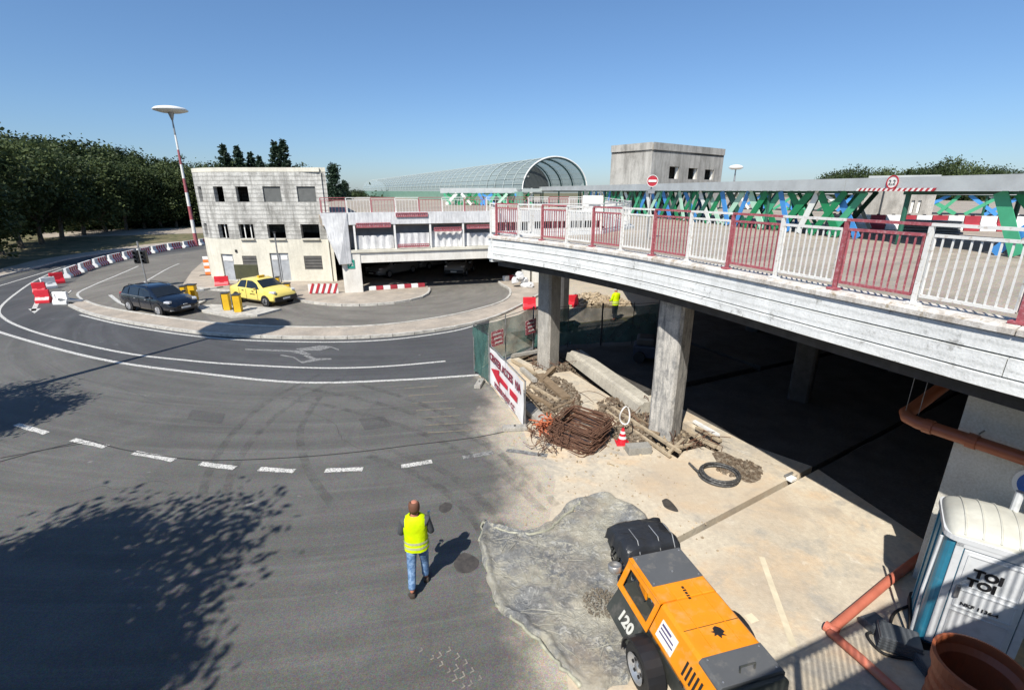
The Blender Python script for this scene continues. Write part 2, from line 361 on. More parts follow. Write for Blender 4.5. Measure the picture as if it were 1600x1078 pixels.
# dark ring lane
outer = spline([P(*a) for a in [(752, 586), (621, 594), (466, 597.6), (311, 583), (171, 564), (60, 537), (-30, 508), (-75, 480), (-50, 452), (0, 440), (70, 419), (110, 408.5), (200, 394), (260, 386), (318, 380.5)]], 5)
inner = spline([P(*a) for a in [(318, 388), (214, 403), (140, 421), (95, 438), (62, 455), (66, 468), (110, 481), (200, 504), (330, 523), (480, 530), (600, 527), (700, 515), (765, 500)]], 5)
struct(MB().sheet(outer+inner, .004).build('ring_lane', asphalt_dark))
lane = [P(*a) for a in [(100, 474), (96, 452), (140, 424), (214, 406), (318, 390), (345, 386), (560, 405), (820, 405), (835, 440), (800, 462), (765, 478), (700, 497), (600, 512), (480, 516), (330, 509), (200, 491), (130, 478)]]
struct(MB().sheet(lane, .004).build('entrance_lane', asphalt_lane))
# verge pavement along the far kerb, kerb stones
def offset(pts, d):
    out = []
    for i, p in enumerate(pts):
        t = (pts[min(i+1, len(pts)-1)]-pts[max(i-1, 0)]); t.z = 0; t.normalize(); out.append(p+Vector((t.y, -t.x, 0))*d)
    return out
vp = MB().prism(far_kerb+offset(far_kerb, -2.2)[::-1], -.3, .1).build('verge_pavement', paving); struct(vp)
def kerb_line(parent, pts, step, w=.15, top=.13, side=0, gap=.015):
    rs = resample(pts, step)
    for a, b in zip(rs, rs[1:]):
        d = (b-a).normalized(); rr = Vector((d.y, -d.x, 0))*side
        MB().beam(a+d*gap/2+rr+Vector((0, 0, top/2-.02)), b-d*gap/2+rr+Vector((0, 0, top/2-.02)), w, top+.04).build('kerb_stone', kerb_m, parent)
kerb_line(vp, far_kerb, 2.0, side=.09)
isl_o = spline([P(*a) for a in [(112, 478), (140, 490), (200, 504), (330, 522.5), (480, 529), (600, 526), (700, 514), (765, 499), (812, 478), (850, 456)]], 5)
isl_i = spline([P(*a) for a in [(850, 438), (815, 437), (781, 442), (797, 452), (799, 463), (786, 474), (755, 484), (700, 497), (600, 511), (480, 515), (330, 508), (200, 490), (150, 480), (128, 471)]], 4)
isl = struct(MB().prism(isl_o+isl_i, -.1, .1).build('traffic_island', paving))
kerb_line(isl, isl_o, 1.0, side=.08); kerb_line(isl, isl_i, 1.0, side=.08)
side_px = [(285, 448), (350, 455), (455, 463), (470, 471), (530, 478), (600, 476), (650, 468), (668, 459), (668, 449), (640, 444), (600, 436), (560, 425), (330, 396), (318, 410), (300, 426)]
front_walk = spline([P(*a) for a in side_px[:9]], 4)
sw = struct(MB().prism(front_walk+[P(*a) for a in side_px[9:]], -.1, .1).build('pavement', paving))
kerb_line(sw, front_walk, 1.0, side=.08)
gi = struct(MB().prism([P(*a) for a in [(318, 489), (362, 497), (402, 495), (440, 485), (395, 481), (330, 478), (306, 481)]], -.05, .11).build('gate_island', kerb_m))
gi2 = struct(MB().prism([P(*a) for a in [(262, 482), (306, 480), (322, 472), (300, 470), (272, 474)]], -.05, .11).build('gate_island', kerb_m))
def mark(pxs, w, m=line_paint, z=.008, smooth=6, name='road_marking'):
    pts = spline([P(*a) for a in pxs], smooth) if smooth else [P(*a) for a in pxs]
    return struct(MB().strip(pts, w, z).build(name, m))
mark([(748, 586), (621, 594), (466, 597.6), (311, 583), (171, 564), (60, 537), (-30, 508), (-75, 480)], .16)
mark([(696, 564.5), (595, 573), (492, 575), (362, 569), (290, 563), (207, 553.6), (129, 538), (52, 518), (7, 498), (1, 480), (34, 452), (62, 435), (102, 419), (150, 406)], .14)
mark([(125, 492), (200, 509.5), (330, 528), (480, 534.5), (600, 531.5), (700, 519), (745, 508)], .14)
mark([(-40, 456), (0, 446.5), (70, 425.5), (110, 414)], .14)
mark([(128, 468), (122, 458), (150, 444), (186, 429), (216, 416)], .14)
mark([(222, 443), (260, 421), (280, 412)], .12)
mark([(172, 461), (186, 472), (202, 479)], .2)
mark([(60, 468), (52, 486)], .22, smooth=0)
struct(MB().sheet([P(*a) for a in [(44, 483), (64, 482), (54, 490)]], .008).build('arrow_marking', line_paint))
for a, b in (((24, 663), (73, 677)), ((112, 687), (166, 698)), ((208, 707), (272, 719)), ((312, 724), (367, 731.5)), ((404, 732.5), (460, 736)), ((507, 735), (567, 733)), ((626, 729), (675, 721)), ((722, 715), (771, 707)), ((790, 703), (855, 712))):
    a = P(*a); b = P(*b); a = a+(b-a)*.02
    m = line_paint if b.x < -.5 else old_paint
    bm_ = MB(); N = 7; rng = random.Random(int(a.x*100)); d = (b-a).normalized(); r = Vector((d.y, -d.x, 0))
    pts = [a.lerp(b, i/N)-r*(.085+rng.uniform(-.012, .012)) for i in range(N+1)]+[a.lerp(b, i/N)+r*(.085+rng.uniform(-.012, .012)) for i in range(N, -1, -1)]
    struct(bm_.sheet(pts, .008).build('lane_dash', m))
# worn double arrow on the ring lane
struct(MB().sheet([P(*a) for a in [(383, 547), (455, 550), (476, 555), (487, 554), (477, 550), (473, 548), (500, 548), (518, 543), (529, 548), (530, 546), (515, 541), (500, 540), (480, 543), (462, 545), (470, 548), (383, 545)]], .008).build('arrow_marking', old_paint))
struct(MB().sheet([P(*a) for a in [(437, 556), (458, 559), (472, 568), (500, 563), (518, 562), (518, 560), (494, 560), (480, 554), (474, 556), (486, 562), (471, 565), (460, 558), (440, 554)]], .008).build('arrow_marking', old_paint))
for i in range(7):  # faint yellow hatching, worn away
    y = 607+i*11.5; x = 632+i*6
    mark([(x, y), (x+52+i*3, y-4)], .07, ghost_paint, .006, 0)
crack_m = mat('bitumen_seal', (.035, .034, .033), .7)
mark([(-20, 727), (60, 705), (130, 689)], .035, crack_m, .009)
mark([(130, 686), (200, 704), (290, 717), (360, 719), (470, 714), (560, 706), (640, 696), (740, 684), (800, 672)], .035, crack_m, .009)
mark([(0, 716), (80, 701), (150, 690)], .025, crack_m, .011)
wet = mat('oil_stain', (.05, .045, .04), .55, spec=.5, c2=(.08, .07, .06), scale=6)
def stain(pxs, z=.007, m=wet):
    return struct(MB().sheet(spline([P(*a) for a in pxs+pxs[:1]], 4)[:-1], z).build('stain', m))
stain([(712, 872), (722, 864), (735, 866), (748, 876), (744, 888), (730, 895), (716, 893), (709, 883)])
stain([(687, 790), (697, 785), (706, 788), (703, 797), (693, 801), (686, 797)])
stain([(1034, 782), (1042, 779), (1052, 787), (1060, 799), (1050, 798), (1038, 792)])
stain([(637, 928), (641, 926), (643, 930), (639, 933)])
# ------------------------------------------------------------------ building site floor: slabs with open trenches between
drain = lambda t, o: Vector((.75+t*.853, 6.27+t*.522, 0))+Vector((-.522, .853, 0))*o
slabs = [
    [Q(-20.1, 8.6), Vector((-1.4, 18.2, 0)), Vector((-1.25, 16.6, 0)), Vector((-.65, 15.4, 0)), Vector((.3, 12.4, 0)), P(838, 718), P(868, 750), Vector((.92, 9.1, 0)), Vector((.74, 8.3, 0)), Vector((.9, 7.6, 0)), Vector((.70, 6.9, 0)), drain(.04, .07), drain(7.2, .07), Q(-7.75, 10.02),
     Q(-7.7, 9.6), Q(-8.05, 9.55), Q(-8.1, 8.9), Q(-7.9, 8.5), Q(-10.6, 8.4), Q(-11.4, 8.5), Q(-11.4, 9.3), Q(-14.4, 9.4), Q(-14.5, 8.6), Q(-16.8, 8.3), Q(-17.4, 9.5), Q(-20.1, 9.6)],
    [Vector((.752, 6.2, 0)), Vector((1.0, -12, 0)), Vector((8.4, -12, 0)), Vector((8.4, 6.0, 0)), Vector((8.1, 7.5, 0)), drain(7.85, -.07)],
    [Q(-7.6, 10.1), drain(7.3, .07), drain(7.85, .07), Q(-7.6, 10.75), Q(-11.3, 10.75), Q(-11.3, 10.1)],
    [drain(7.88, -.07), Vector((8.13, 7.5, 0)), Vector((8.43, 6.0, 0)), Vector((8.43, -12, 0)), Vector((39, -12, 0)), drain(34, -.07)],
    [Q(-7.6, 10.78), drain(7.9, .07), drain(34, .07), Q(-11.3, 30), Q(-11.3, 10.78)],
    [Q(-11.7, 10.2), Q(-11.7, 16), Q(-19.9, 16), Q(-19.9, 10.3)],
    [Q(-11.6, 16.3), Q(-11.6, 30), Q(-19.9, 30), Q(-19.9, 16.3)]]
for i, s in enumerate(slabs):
    o = struct(MB().prism(s, -.22 if i in (0, 1) else -.22, .002 if i < 3 else -.01).build('concrete_slab', site_floor if i < 3 else dark_floor))  # inner slabs take the shade-darkened colour, their joint lies inside the shadow edge
dirt_edge = struct(MB().sheet(spline([P(*a) for a in [(1112, 708), (1130, 706), (1160, 722), (1190, 744), (1172, 755), (1150, 745), (1125, 728), (1112, 708)]], 3)[:-1], .008).build('dirt_patch', soil))
mark([(1190, 870), (1204, 910), (1222, 960), (1240, 1010)], .1, mat('cream_spill', (.66, .58, .42), .9), .009)
mark([(1168, 960), (1180, 972)], .16, mat('cream_spill', (.66, .58, .42), .9), .009, 0)

# ------------------------------------------------------------------ parking deck (one building): slab, fascia panels, columns, beams, walls
ZD = 4.92
edge = spline([Vector((x, y, 0)) for x, y in [(-.84, 17.55), (.30, 16.3), (1.3, 15.05), (2.27, 13.6), (3.15, 12.1), (3.72, 10.95), (4.2, 9.85), (4.65, 8.7), (5.07, 7.6), (5.5, 6.55), (5.97, 5.4), (6.6, 4.15), (7.3, 2.87)]], 4)
deck = thing('parking_deck', 'two level concrete car park with peeling white edge beams and open lower level', 'car park', (7, 12, 0))
edge_in = offset(edge, -.25)
ret = [Vector((-.84, 17.55, 0)), Vector((3.4, 19.5, 0)), Vector((5.3, 22.5, 0)), Vector((6.6, 36.2, 0))]
FA = Vector((-11.9, 30.9, 0)); FB = Vector((1.9, 34.9, 0)); FC = Vector((6.6, 36.2, 0))
fd = (FB-FA).normalized(); fn = Vector((fd.y, -fd.x, 0))     # fn points towards the camera
poly = edge_in+[Vector((-30, -12.6, 0)), Vector((-30, -14, 0)), Vector((14, -14, 0)), Vector((75, -14, 0)), Vector((75, 130, 0)), Vector((-40, 130, 0)), Vector((-24, 60, 0)), FA-fn*.5, FC-fn*.5, Vector((6.6, 35.6, 0)), ret[2]+Vector((.2, -.05, 0)), ret[1]+Vector((.15, -.2, 0)), ret[0]+Vector((.25, -.1, 0))]
pf = [p for i, p in enumerate(poly) if i == 0 or (p-poly[i-1]).length > .02]
MB().prism(pf, 4.3, ZD-.06).build('deck_slab', deck_top_m, deck, True)
def sweep(path, prof, closed=True):
    N = len(path); mb = MB(); M = len(prof)
    for i, p in enumerate(path):
        t = (path[min(i+1, N-1)]-path[max(i-1, 0)]); t.z = 0; t.normalize(); r = Vector((t.y, -t.x, 0))
        for o, z in prof: mb.v.append((p.x+r.x*o, p.y+r.y*o, z))
    for i in range(N-1):
        for k in range(M if closed else M-1):
            l = (k+1) % M; mb.f.append((i*M+k, i*M+l, (i+1)*M+l, (i+1)*M+k))
    mb.f.append(tuple(range(M))[::-1]); mb.f.append(tuple((N-1)*M+k for k in range(M))); return mb
def chunks(path, L, gap=.02):
    rs = resample(path, .25); n = int(L/.25); out = []
    for i in range(0, len(rs)-1, n):
        seg = rs[i:i+n+1]
        if len(seg) < 2: continue
        seg = [p.copy() for p in seg]; seg[-1] = seg[-1]+(seg[-2]-seg[-1]).normalized()*gap; out.append(seg)
    return out
for seg in chunks(edge, 3.5, .015):
    sweep(seg, [(-.4, ZD-.055), (-.4, ZD+.05), (-.33, ZD+.07), (-.05, ZD+.045), (.05, ZD+.01), (.05, ZD-.06), (-.1, ZD-.07)]).build('deck_kerb', ledge_mat, deck, True)
for seg in chunks(edge, 5.25, .012):
    sweep(seg, [(-.24, 4.84), (0, 4.84), (.0, 4.60), (-.05, 4.59), (-.24, 4.59)]).build('fascia_panel', fascia_white, deck, True)
for seg in chunks(edge, 7.0, .012):
    sweep(seg, [(-.24, 4.58), (.03, 4.575), (.035, 4.345), (-.03, 4.335), (-.24, 4.335)]).build('fascia_panel', fascia_white, deck, True)
for seg in chunks(edge, 5.25, .012):
    sweep(seg, [(-.24, 4.325), (.06, 4.32), (.065, 4.165), (.03, 4.15), (-.24, 4.15)]).build('fascia_panel', fascia_white, deck, True)
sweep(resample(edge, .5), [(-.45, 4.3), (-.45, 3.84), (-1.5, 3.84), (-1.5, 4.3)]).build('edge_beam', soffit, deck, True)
sweep([ret[0]+Vector((.02, .02, 0)), ret[1], ret[2], ret[3]], [(0, 4.05), (0, 4.98), (.24, 4.98), (.24, 4.05)]).build('fascia_panel', fascia_white, deck, True)
# platform the photographer stands on
pl_dir = Vector((2.8, 1.16, 0)).normalized()
pl0 = Vector((0, -.26, 0)); plat = [pl0-pl_dir*30, pl0+pl_dir*7.6]
sweep([plat[1], plat[0]], [(.0, 4.1), (.0, ZD+.3), (-.25, ZD+.3), (-.25, 4.1)]).build('platform_edge', fascia_white, deck, True)
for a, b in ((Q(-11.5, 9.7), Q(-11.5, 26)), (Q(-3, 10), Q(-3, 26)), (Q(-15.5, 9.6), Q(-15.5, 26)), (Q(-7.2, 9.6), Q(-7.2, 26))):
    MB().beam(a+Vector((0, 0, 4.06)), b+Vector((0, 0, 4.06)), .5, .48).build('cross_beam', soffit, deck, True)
# columns
ua = Vector((.75, -.66, 0)).normalized(); va = Vector((-ua.y, ua.x, 0))
def column(c, w, dpt, h, m, ch=.07):
    hw, hd = w/2, dpt/2
    ring = [(-hw+ch, -hd), (hw-ch, -hd), (hw, -hd+ch), (hw, hd-ch), (hw-ch, hd), (-hw+ch, hd), (-hw, hd-ch), (-hw, -hd+ch)]
    MB().prism([c+ua*x+va*y for x, y in ring], -.35, h).build('column', m, deck, True)
column(Vector((1.42, 17.98, 0)), .62, .72, 3.84, concrete)
column(Vector((4.33, 12.34, 0)), .68, .78, 3.84, pillar_peel)
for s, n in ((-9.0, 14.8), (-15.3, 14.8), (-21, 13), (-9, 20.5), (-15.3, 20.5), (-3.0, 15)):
    column(Q(s, n), .6, .6, 4.3, dark_slab)  # inner columns get the darkened concrete so they look dim in the shade
# cream room block on the right
rc = Vector((7.06, 6.87, 0)); rd = Vector((.497, -.868, 0)); rn = Vector((.868, .497, 0))
MB().prism([rc, rc+rd*9, rc+rd*9+rn*12, rc+rn*12], -.2, 3.5).build('room_wall', cream_wall, deck, True)
MB().prism([rc+rn*.06+rd*.05, rc+rd*9+rn*.06, rc+rd*9+rn*11.9, rc+rn*11.9+rd*.05], 3.52, 4.3).build('room_lintel', cream_wall, deck, True)
# walls added round the lower level to stop light leaking in
blk = mat('shade_black_wall', (.05, .05, .05), .9)  # near black, shade of the garage interior put into the colour
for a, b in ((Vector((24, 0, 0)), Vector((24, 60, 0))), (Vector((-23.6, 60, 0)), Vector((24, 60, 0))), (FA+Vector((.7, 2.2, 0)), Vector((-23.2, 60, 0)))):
    MB().beam(a+Vector((0, 0, 2.1)), b+Vector((0, 0, 2.1)), .3, 4.4).build('light_block_wall', blk, deck, True)
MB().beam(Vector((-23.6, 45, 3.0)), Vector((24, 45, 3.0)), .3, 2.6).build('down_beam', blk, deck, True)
# ---- rear facade of the deck, over the garage mouth
def fp(t, o=0, z=0): return FA+fd*t+fn*o+Vector((0, 0, z))
FL = (FC-FA).length
def fbox(name, t0, t1, z0, z1, o0, o1, m): 
    mb = MB(); a = [fp(t0, o0), fp(t1, o0), fp(t1, o1), fp(t0, o1)]; return mb.prism(a, z0, z1).build(name, m, deck, True)
fbox('pier', 1.0, 2.15, -.2, 2.66, -1.0, .05, pier_white)
fbox('pier', 13.3, 13.75, -.2, 2.0, -.6, .0, pier_white); fbox('pier', 13.95, 14.6, -.2, 2.0, -.6, .0, pier_white)
fbox('front_beam', 2.15, FL, 2.0, 2.66, -.55, 0.0, pier_white)
fbox('front_beam', .9, FL, 2.67, 2.84, -.55, .12, house_cream)
netting = mat('white_netting', (.7, .7, .69), .8, c2=(.45, .45, .46), lo=.45, hi=.7, streak=(4, 4, .5), scale=1.5, bump=.5, bscale=8)
fbox('upper_band', .1, FL, 4.42, 5.16, -.3, .1, netting)
mb = MB(); mb.prism([fp(0, .15), fp(1.6, .15), fp(1.6, -.8), fp(0, -.8)], 2.0, 5.16); o = mb.build('corner_block', netting, deck, True)
for v in o.data.vertices:
    if v.co.z < 3 and v.co.x < fp(.5).x-7: v.co.x += .9; 
for k in range(4):
    MB().tube([fp(.3+k*.33, .15, 4.3), fp(.34+k*.3, .17, 3.7), fp(.5+k*.22, .16, 3.2), fp(.65+k*.2, .14, 2.75)], [.02, .035, .035, .02], 5).build('net_fold', netting, deck, True)
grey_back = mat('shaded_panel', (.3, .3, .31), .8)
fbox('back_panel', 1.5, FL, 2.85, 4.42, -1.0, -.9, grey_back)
ms = [1.95, 4.45, 6.75, 8.95, 11.3, 13.6, FL-.1]
for t in ms: fbox('mullion', t-.06, t+.06, 2.84, 4.42, -.08, .06, white)
for i, (a, b) in enumerate(zip(ms, ms[1:])):
    mb = MB(); nx = 16; rng = random.Random(i)
    for ix in range(nx+1):
        for iz in range(5):
            mb.v.append(tuple(fp(a+.08+(b-a-.16)*ix/nx, -.16+.07*math.sin(ix*1.9+i)+.03*math.sin(ix*.7+iz), 2.86+(3.72+.1*(i % 3)-2.86)*iz/4)))
    for ix in range(nx):
        for iz in range(4): q = ix*5+iz; mb.f.append((q, q+5, q+6, q+1))
    mb.build('net_curtain', netting, deck, True, smooth=True)
faded = mat('faded_red_board', (.4, .13, .15), .7, c2=(.6, .45, .45), lo=.45, hi=.6, scale=6)
def rail_strip(t0, t1, z0, z1, o, m, name='guard_strip'):
    mb = MB(); mb.beam(fp(t0, o, z1), fp(t1, o, z1), .05, .05); mb.beam(fp(t0, o, z0), fp(t1, o, z0), .05, .05)
    n = int((t1-t0)/.12)
    for k in range(n+1): t = t0+(t1-t0)*k/n; mb.beam(fp(t, o, z0), fp(t, o, z1), .045, .02)
    mb.build(name, m, deck, True)
for t0, t1, z0, z1 in ((2.1, 4.2, 4.25, 4.5), (4.6, 6.6, 4.88, 5.1), (4.6, 6.6, 2.95, 3.12), (7.0, 8.8, 3.92, 4.14), (9.2, 11.0, 4.05, 4.26)):
    rail_strip(t0, t1, z0, z1, .16, rail_red)
    fbox('guard_board', t0, t1, z0+.02, z1-.08, .11, .13, faded)
# ------------------------------------------------------------------ railings
def railing(path, name, label, z0, nsec, cols, start=0, h=1.08, step=1.1, nb=9, lead=0):
    t = thing(name, label, 'railing', (path[0].x, path[0].y, z0)); rr_ = random.Random(len(label))
    rs = resample(path, step); mes = {}
    if lead: fine = resample(path, .02); k0 = int(lead/.02); rs = [fine[0]]+fine[k0::int(round(step/.02))]
    for i, (a, b) in enumerate(zip(rs, rs[1:])):
        m = cols[(i+start) % 2]; m2 = cols[(i+start+1) % 2]
        up = lambda p, z: Vector((p.x, p.y, z0+z))
        d = (b-a).normalized()
        pmb = MB().box(up(a, h/2), (.055, .055, h), math.atan2(d.y, d.x)).box(up(a, .015), (.17, .15, .03), math.atan2(d.y, d.x)); pmb.build('post', m, t, True)
        a2 = a+d*.06; b2 = b-d*.06
        f = MB().beam(up(a, h), up(b, h), .065, .04)
        f.beam(up(a2, h-.14), up(b2, h-.14), .045, .04).beam(up(a2, .13), up(b2, .13), .045, .04)
        f.beam(up(a2, .13), up(a2, h-.14), .03, .03).beam(up(b2, .13), up(b2, h-.14), .03, .03)
        pn = f.build('railing_panel', m, t, True)
        key = m.name
        if key not in mes: mes[key] = MB().box((0, 0, 0), (.019, .019, h-.3)).mesh('baluster', m)
        for k in range(nb):
            q = a2.lerp(b2, (k+1)/(nb+1)); inst(mes[key], 'baluster', pn, (q.x-path[0].x+rr_.gauss(0, .004), q.y-path[0].y, (h-.01)/2), (rr_.gauss(0, .006), rr_.gauss(0, .008), math.atan2(d.y, d.x)))
    return t
rail_path = offset(edge, -.12)
railing(rail_path, 'bridge_railing', 'long guard railing of alternating red and white barred panels along the peeling white bridge edge', ZD+.05, 0, (rail_white, rail_red), start=0, step=1.14, lead=.30)
railing([ret[0]+Vector((.2, .1, 0)), ret[1]+Vector((.1, -.1, 0)), ret[2]+Vector((.15, 0, 0)), ret[3]], 'side_railing', 'white railing turning back from the far end of the bridge towards the rear deck edge', ZD, 0, (rail_white, rail_white), step=1.5, nb=6)
railing([fp(.1, -.1), fp(FL, -.1)], 'rear_railing', 'distant red and white railing on top of the netted facade above the garage mouth', ZD+.05, 0, (rail_red, rail_white), step=1.5, nb=6)
pr = railing([plat[0]+Vector((0, .1, 0)), plat[1]+Vector((0, .1, 0))], 'platform_railing', 'grey barred railing of the platform whose shadow falls on the machine and the toilet', ZD, 0, (metal_grey, metal_grey), step=2.0, nb=15, h=1.1)

# ------------------------------------------------------------------ three storey building on the left
def wall_holes(path, z0, z1, holes, th, breaks=()):
    """outer face along a polyline, holes = (t0, t1, za, zb); gives face, reveals and inner face"""
    cum = [0]
    for a, b in zip(path, path[1:]): cum.append(cum[-1]+(b-a).length)
    def at(t):
        for i in range(len(cum)-1):
            if t <= cum[i+1]+1e-6: break
        f = (t-cum[i])/(cum[i+1]-cum[i]); p = path[i].lerp(path[i+1], f); d = (path[i+1]-path[i]).normalized(); return p, Vector((-d.y, d.x, 0))
    ts = sorted(set([round(c, 4) for c in cum]+[round(x, 4) for h in holes for x in h[:2]])); zs = sorted(set([z0, z1]+[x for h in holes for x in h[2:]]+list(breaks)))
    mb = MB()
    solid = lambda t, z: not any(h[0] < t < h[1] and h[2] < z < h[3] for h in holes)
    def q(t, z, inner): p, n = at(t); p = p+n*(th if inner else 0); return (p.x, p.y, z)
    for i in range(len(ts)-1):
        for j in range(len(zs)-1):
            tm, zm = (ts[i]+ts[i+1])/2, (zs[j]+zs[j+1])/2
            if solid(tm, zm):
                a, b, c, d = ts[i], ts[i+1], zs[j], zs[j+1]
                mb.add([q(a, c, 0), q(b, c, 0), q(b, d, 0), q(a, d, 0)], [(0, 1, 2, 3)]); mb.add([q(a, c, 1), q(b, c, 1), q(b, d, 1), q(a, d, 1)], [(3, 2, 1, 0)])
    for t0, t1, za, zb in holes:
        p = [q(t0, za, 0), q(t1, za, 0), q(t1, zb, 0), q(t0, zb, 0), q(t0, za, 1), q(t1, za, 1), q(t1, zb, 1), q(t0, zb, 1)]
        mb.add(p, [(0, 4, 5, 1), (1, 5, 6, 2), (2, 6, 7, 3), (3, 7, 4, 0)])
    return mb, at
hb = thing('office_block', 'three storey building with rounded corner, cream ground floor and bare grey block upper floors', 'building', (-18, 40, 0))
YF = 35.5; arc_c = Vector((-19.6, 40.2, 0)); rad = 4.7
hpath = [arc_c+Vector((-rad, 9, 0)), arc_c+Vector((-rad, 4, 0))]+[arc_c+Vector((rad*math.cos(a), rad*math.sin(a), 0)) for a in [PI+PI/2*k/12 for k in range(13)]]+[Vector((-12.95, YF, 0)), Vector((-18.3, 49.2, 0))]
# parameter of a photo column on the wall
cum = [0]
for a, b in zip(hpath, hpath[1:]): cum.append(cum[-1]+(b-a).length)
def param(px, py):
    x, y, d = ray(px, py); k = x/y; best = None
    for i in range(2, len(hpath)-2):
        a, b = hpath[i], hpath[i+1]; fa = a.x-k*a.y; fb = b.x-k*b.y
        if fa*fb <= 0:
            f = fa/(fa-fb); t = cum[i]+f*(cum[i+1]-cum[i]); Y = a.y+f*(b.y-a.y); best = (t, H+d/y*Y)
    return best
def hole(x0, y0, x1, y1, z=None):
    a = param((x0), (y0+y1)/2); b = param(x1, (y0+y1)/2); zt = param((x0+x1)/2, y0)[1]; zb = param((x0+x1)/2, y1)[1]
    return [a[0], b[0], zb, zt]
T1 = [hole(464, 289, 493, 313), hole(411, 290, 439, 315), hole(369.5, 293, 388.5, 317), hole(335, 294, 350, 318)]
T2 = [hole(470, 349, 499, 371), hole(418, 350, 446, 372.5), hole(374, 351, 397, 374), hole(342, 352, 357, 373)]
T3 = [hole(476.5, 406.7, 504.5, 429), hole(425, 408, 454, 441.5), hole(380.5, 405, 403, 428), hole(348.5, 402, 367, 435)]
zt = lambda hs, i: sum(h[i] for h in hs)/len(hs)
for hs in (T1, T2):
    a, b = zt(hs, 2), zt(hs, 3)
    for h in hs: h[2], h[3] = a, b
T3[0][2:] = [.95, 1.95]; T3[2][2:] = [.95, 1.95]; T3[1][2:] = [.12, 2.15]; T3[3][2:] = [.12, 2.05]
# narrow slots further round the curve
for hs in (T1, T2): hs.append([hs[3][0]-2.0, hs[3][0]-1.35, hs[0][2], hs[0][3]])
zsplit = param(450, 374)[1]; ztop = param(450, 262)[1]
mb, wat = wall_holes(hpath, .05, zsplit, T3, .3); mb.build('ground_floor_wall', house_cream, hb, True)
mb, _ = wall_holes(hpath, zsplit, ztop-.28, T1+[h for h in T2], .3); mb.build('upper_wall', house_grey, hb, True)
mb, _ = wall_holes(offset(hpath, .012), ztop-.28, ztop, [], .4); mb.build('roof_band', house_cream, hb, True)
inn = offset(hpath, -.3)
MB().prism([p for p in inn], ztop-.5, ztop-.3).build('roof', soffit, hb, True)
MB().prism([p for p in inn], zsplit-.2, zsplit-.02).build('floor_slab', soffit, hb, True)
MB().prism([p for p in inn], 5.45, 5.6).build('floor_slab', soffit, hb, True)
MB().beam((-24, 41.5, 4), (-15.6, 41.5, 4), .2, 7).build('partition', house_grey, hb, True)
MB().beam(inn[0]+Vector((0, 0, 4)), inn[-1]+Vector((0, 0, 4)), .3, 7.9).build('rear_wall', house_grey, hb, True)
def wquad(h, off, m, name, parent=hb, n=1, kind='plate', frame=0):
    t0, t1, za, zb = h; a, na = wat(t0+.001); b, nb_ = wat(t1-.001); a = a+na*off; b = b+nb_*off
    return MB().beam(Vector((a.x, a.y, (za+zb)/2)), Vector((b.x, b.y, (za+zb)/2)), .04, zb-za).build(name, m, parent, True)
boarding = mat('grey_window_board', (.12, .125, .12), .8)
for h in (T1[0], T1[1]): wquad(h, .12, boarding, 'window_board')
for h in T2[:3]:
    a, na = wat(h[0]+.01); b, nb_ = wat(h[1]-.01)
    MB().beam(Vector((a.x, a.y, h[2]-.05))-na*.06, Vector((b.x, b.y, h[2]-.05))-nb_*.06, .22, .07).build('sill', house_cream, hb, True)
for h, f in ((T2[2], (.3, .72)), (T2[3], (.5,)), (T2[0], ())):
    for q in f:
        a, na = wat(h[0]+(h[1]-h[0])*q); a = a+na*.2
        MB().box((a.x, a.y, (h[2]+h[3])/2), (.06, .06, h[3]-h[2])).build('window_post', white, hb, True)
louv = mat('louvre_grey', (.3, .29, .27), .6, .3); doorm = mat('grey_steel_door', (.36, .38, .4), .5)
for h in (T3[0], T3[2]):
    bk = wquad(h, .2, dark_metal, 'vent_grille')
    nl = 9
    for k in range(nl):
        a, na = wat(h[0]+.03); b, nb_ = wat(h[1]-.03); z = h[2]+(k+.5)*(h[3]-h[2])/nl
        o = MB().beam(Vector((a.x, a.y, z))+na*.06, Vector((b.x, b.y, z))+nb_*.06, .09, .035).build('louvre_slat', louv, hb, True)
for h, n in ((T3[1], 2), (T3[3], 1)):
    for k in range(n):
        w = (h[1]-h[0])/n; hh = [h[0]+k*w+.02, h[0]+(k+1)*w-.02, h[2], h[3]-.02]; dr = wquad(hh, .12, doorm, 'door')
        a, na = wat(hh[0]+.1); b, nb_ = wat(hh[1]-.1)
        MB().beam(Vector((a.x, a.y, h[3]-.35))+na*.08, Vector((b.x, b.y, h[3]-.35))+nb_*.08, .03, .3).build('door_pane', white, hb, True)
a, na = wat(T3[3][1]+.35); MB().box((a.x, a.y, 2.3), (.14, .14, .18)).build('wall_light', black_plastic, hb, True)

# ------------------------------------------------------------------ concrete stair tower standing on the deck
tw = thing('stair_tower', 'bare concrete box with three square openings standing behind the canopy roof', 'building', (11, 40, ZD))
c0 = Vector((10.3, 38.0, 0)); c1 = Vector((18.2, 44.4, 0)); c2_ = Vector((7.9, 41.1, 0)); c3 = c1+(c2_-c0)
rl = (c1-c0).length
def trt(px): 
    x, y, d = ray(px, 265); k = x/y; return ((c0.x-k*c0.y)/((c0.x-c1.x)-k*(c0.y-c1.y)))*rl
hs = [(trt(1046), trt(1061), 7.35, 8.25), (trt(1076), trt(1090), 7.35, 8.2), (trt(1102), trt(1116), 7.35, 8.15)]
for path, hh in (([c0, c1], hs), ([c1, c3], []), ([c3, c2_], []), ([c2_, c0], [])):
    mb, _ = wall_holes(path, ZD-.06, 9.35, hh, .3); mb.build('tower_wall', deck_box_conc, tw, True)
    mb, _ = wall_holes(offset(path, .07), 9.35, 9.85, [], .4); mb.build('parapet', deck_box_conc, tw, True)
MB().prism([c0, c1, c3, c2_], 9.2, 9.34).build('roof', soffit, tw, True)
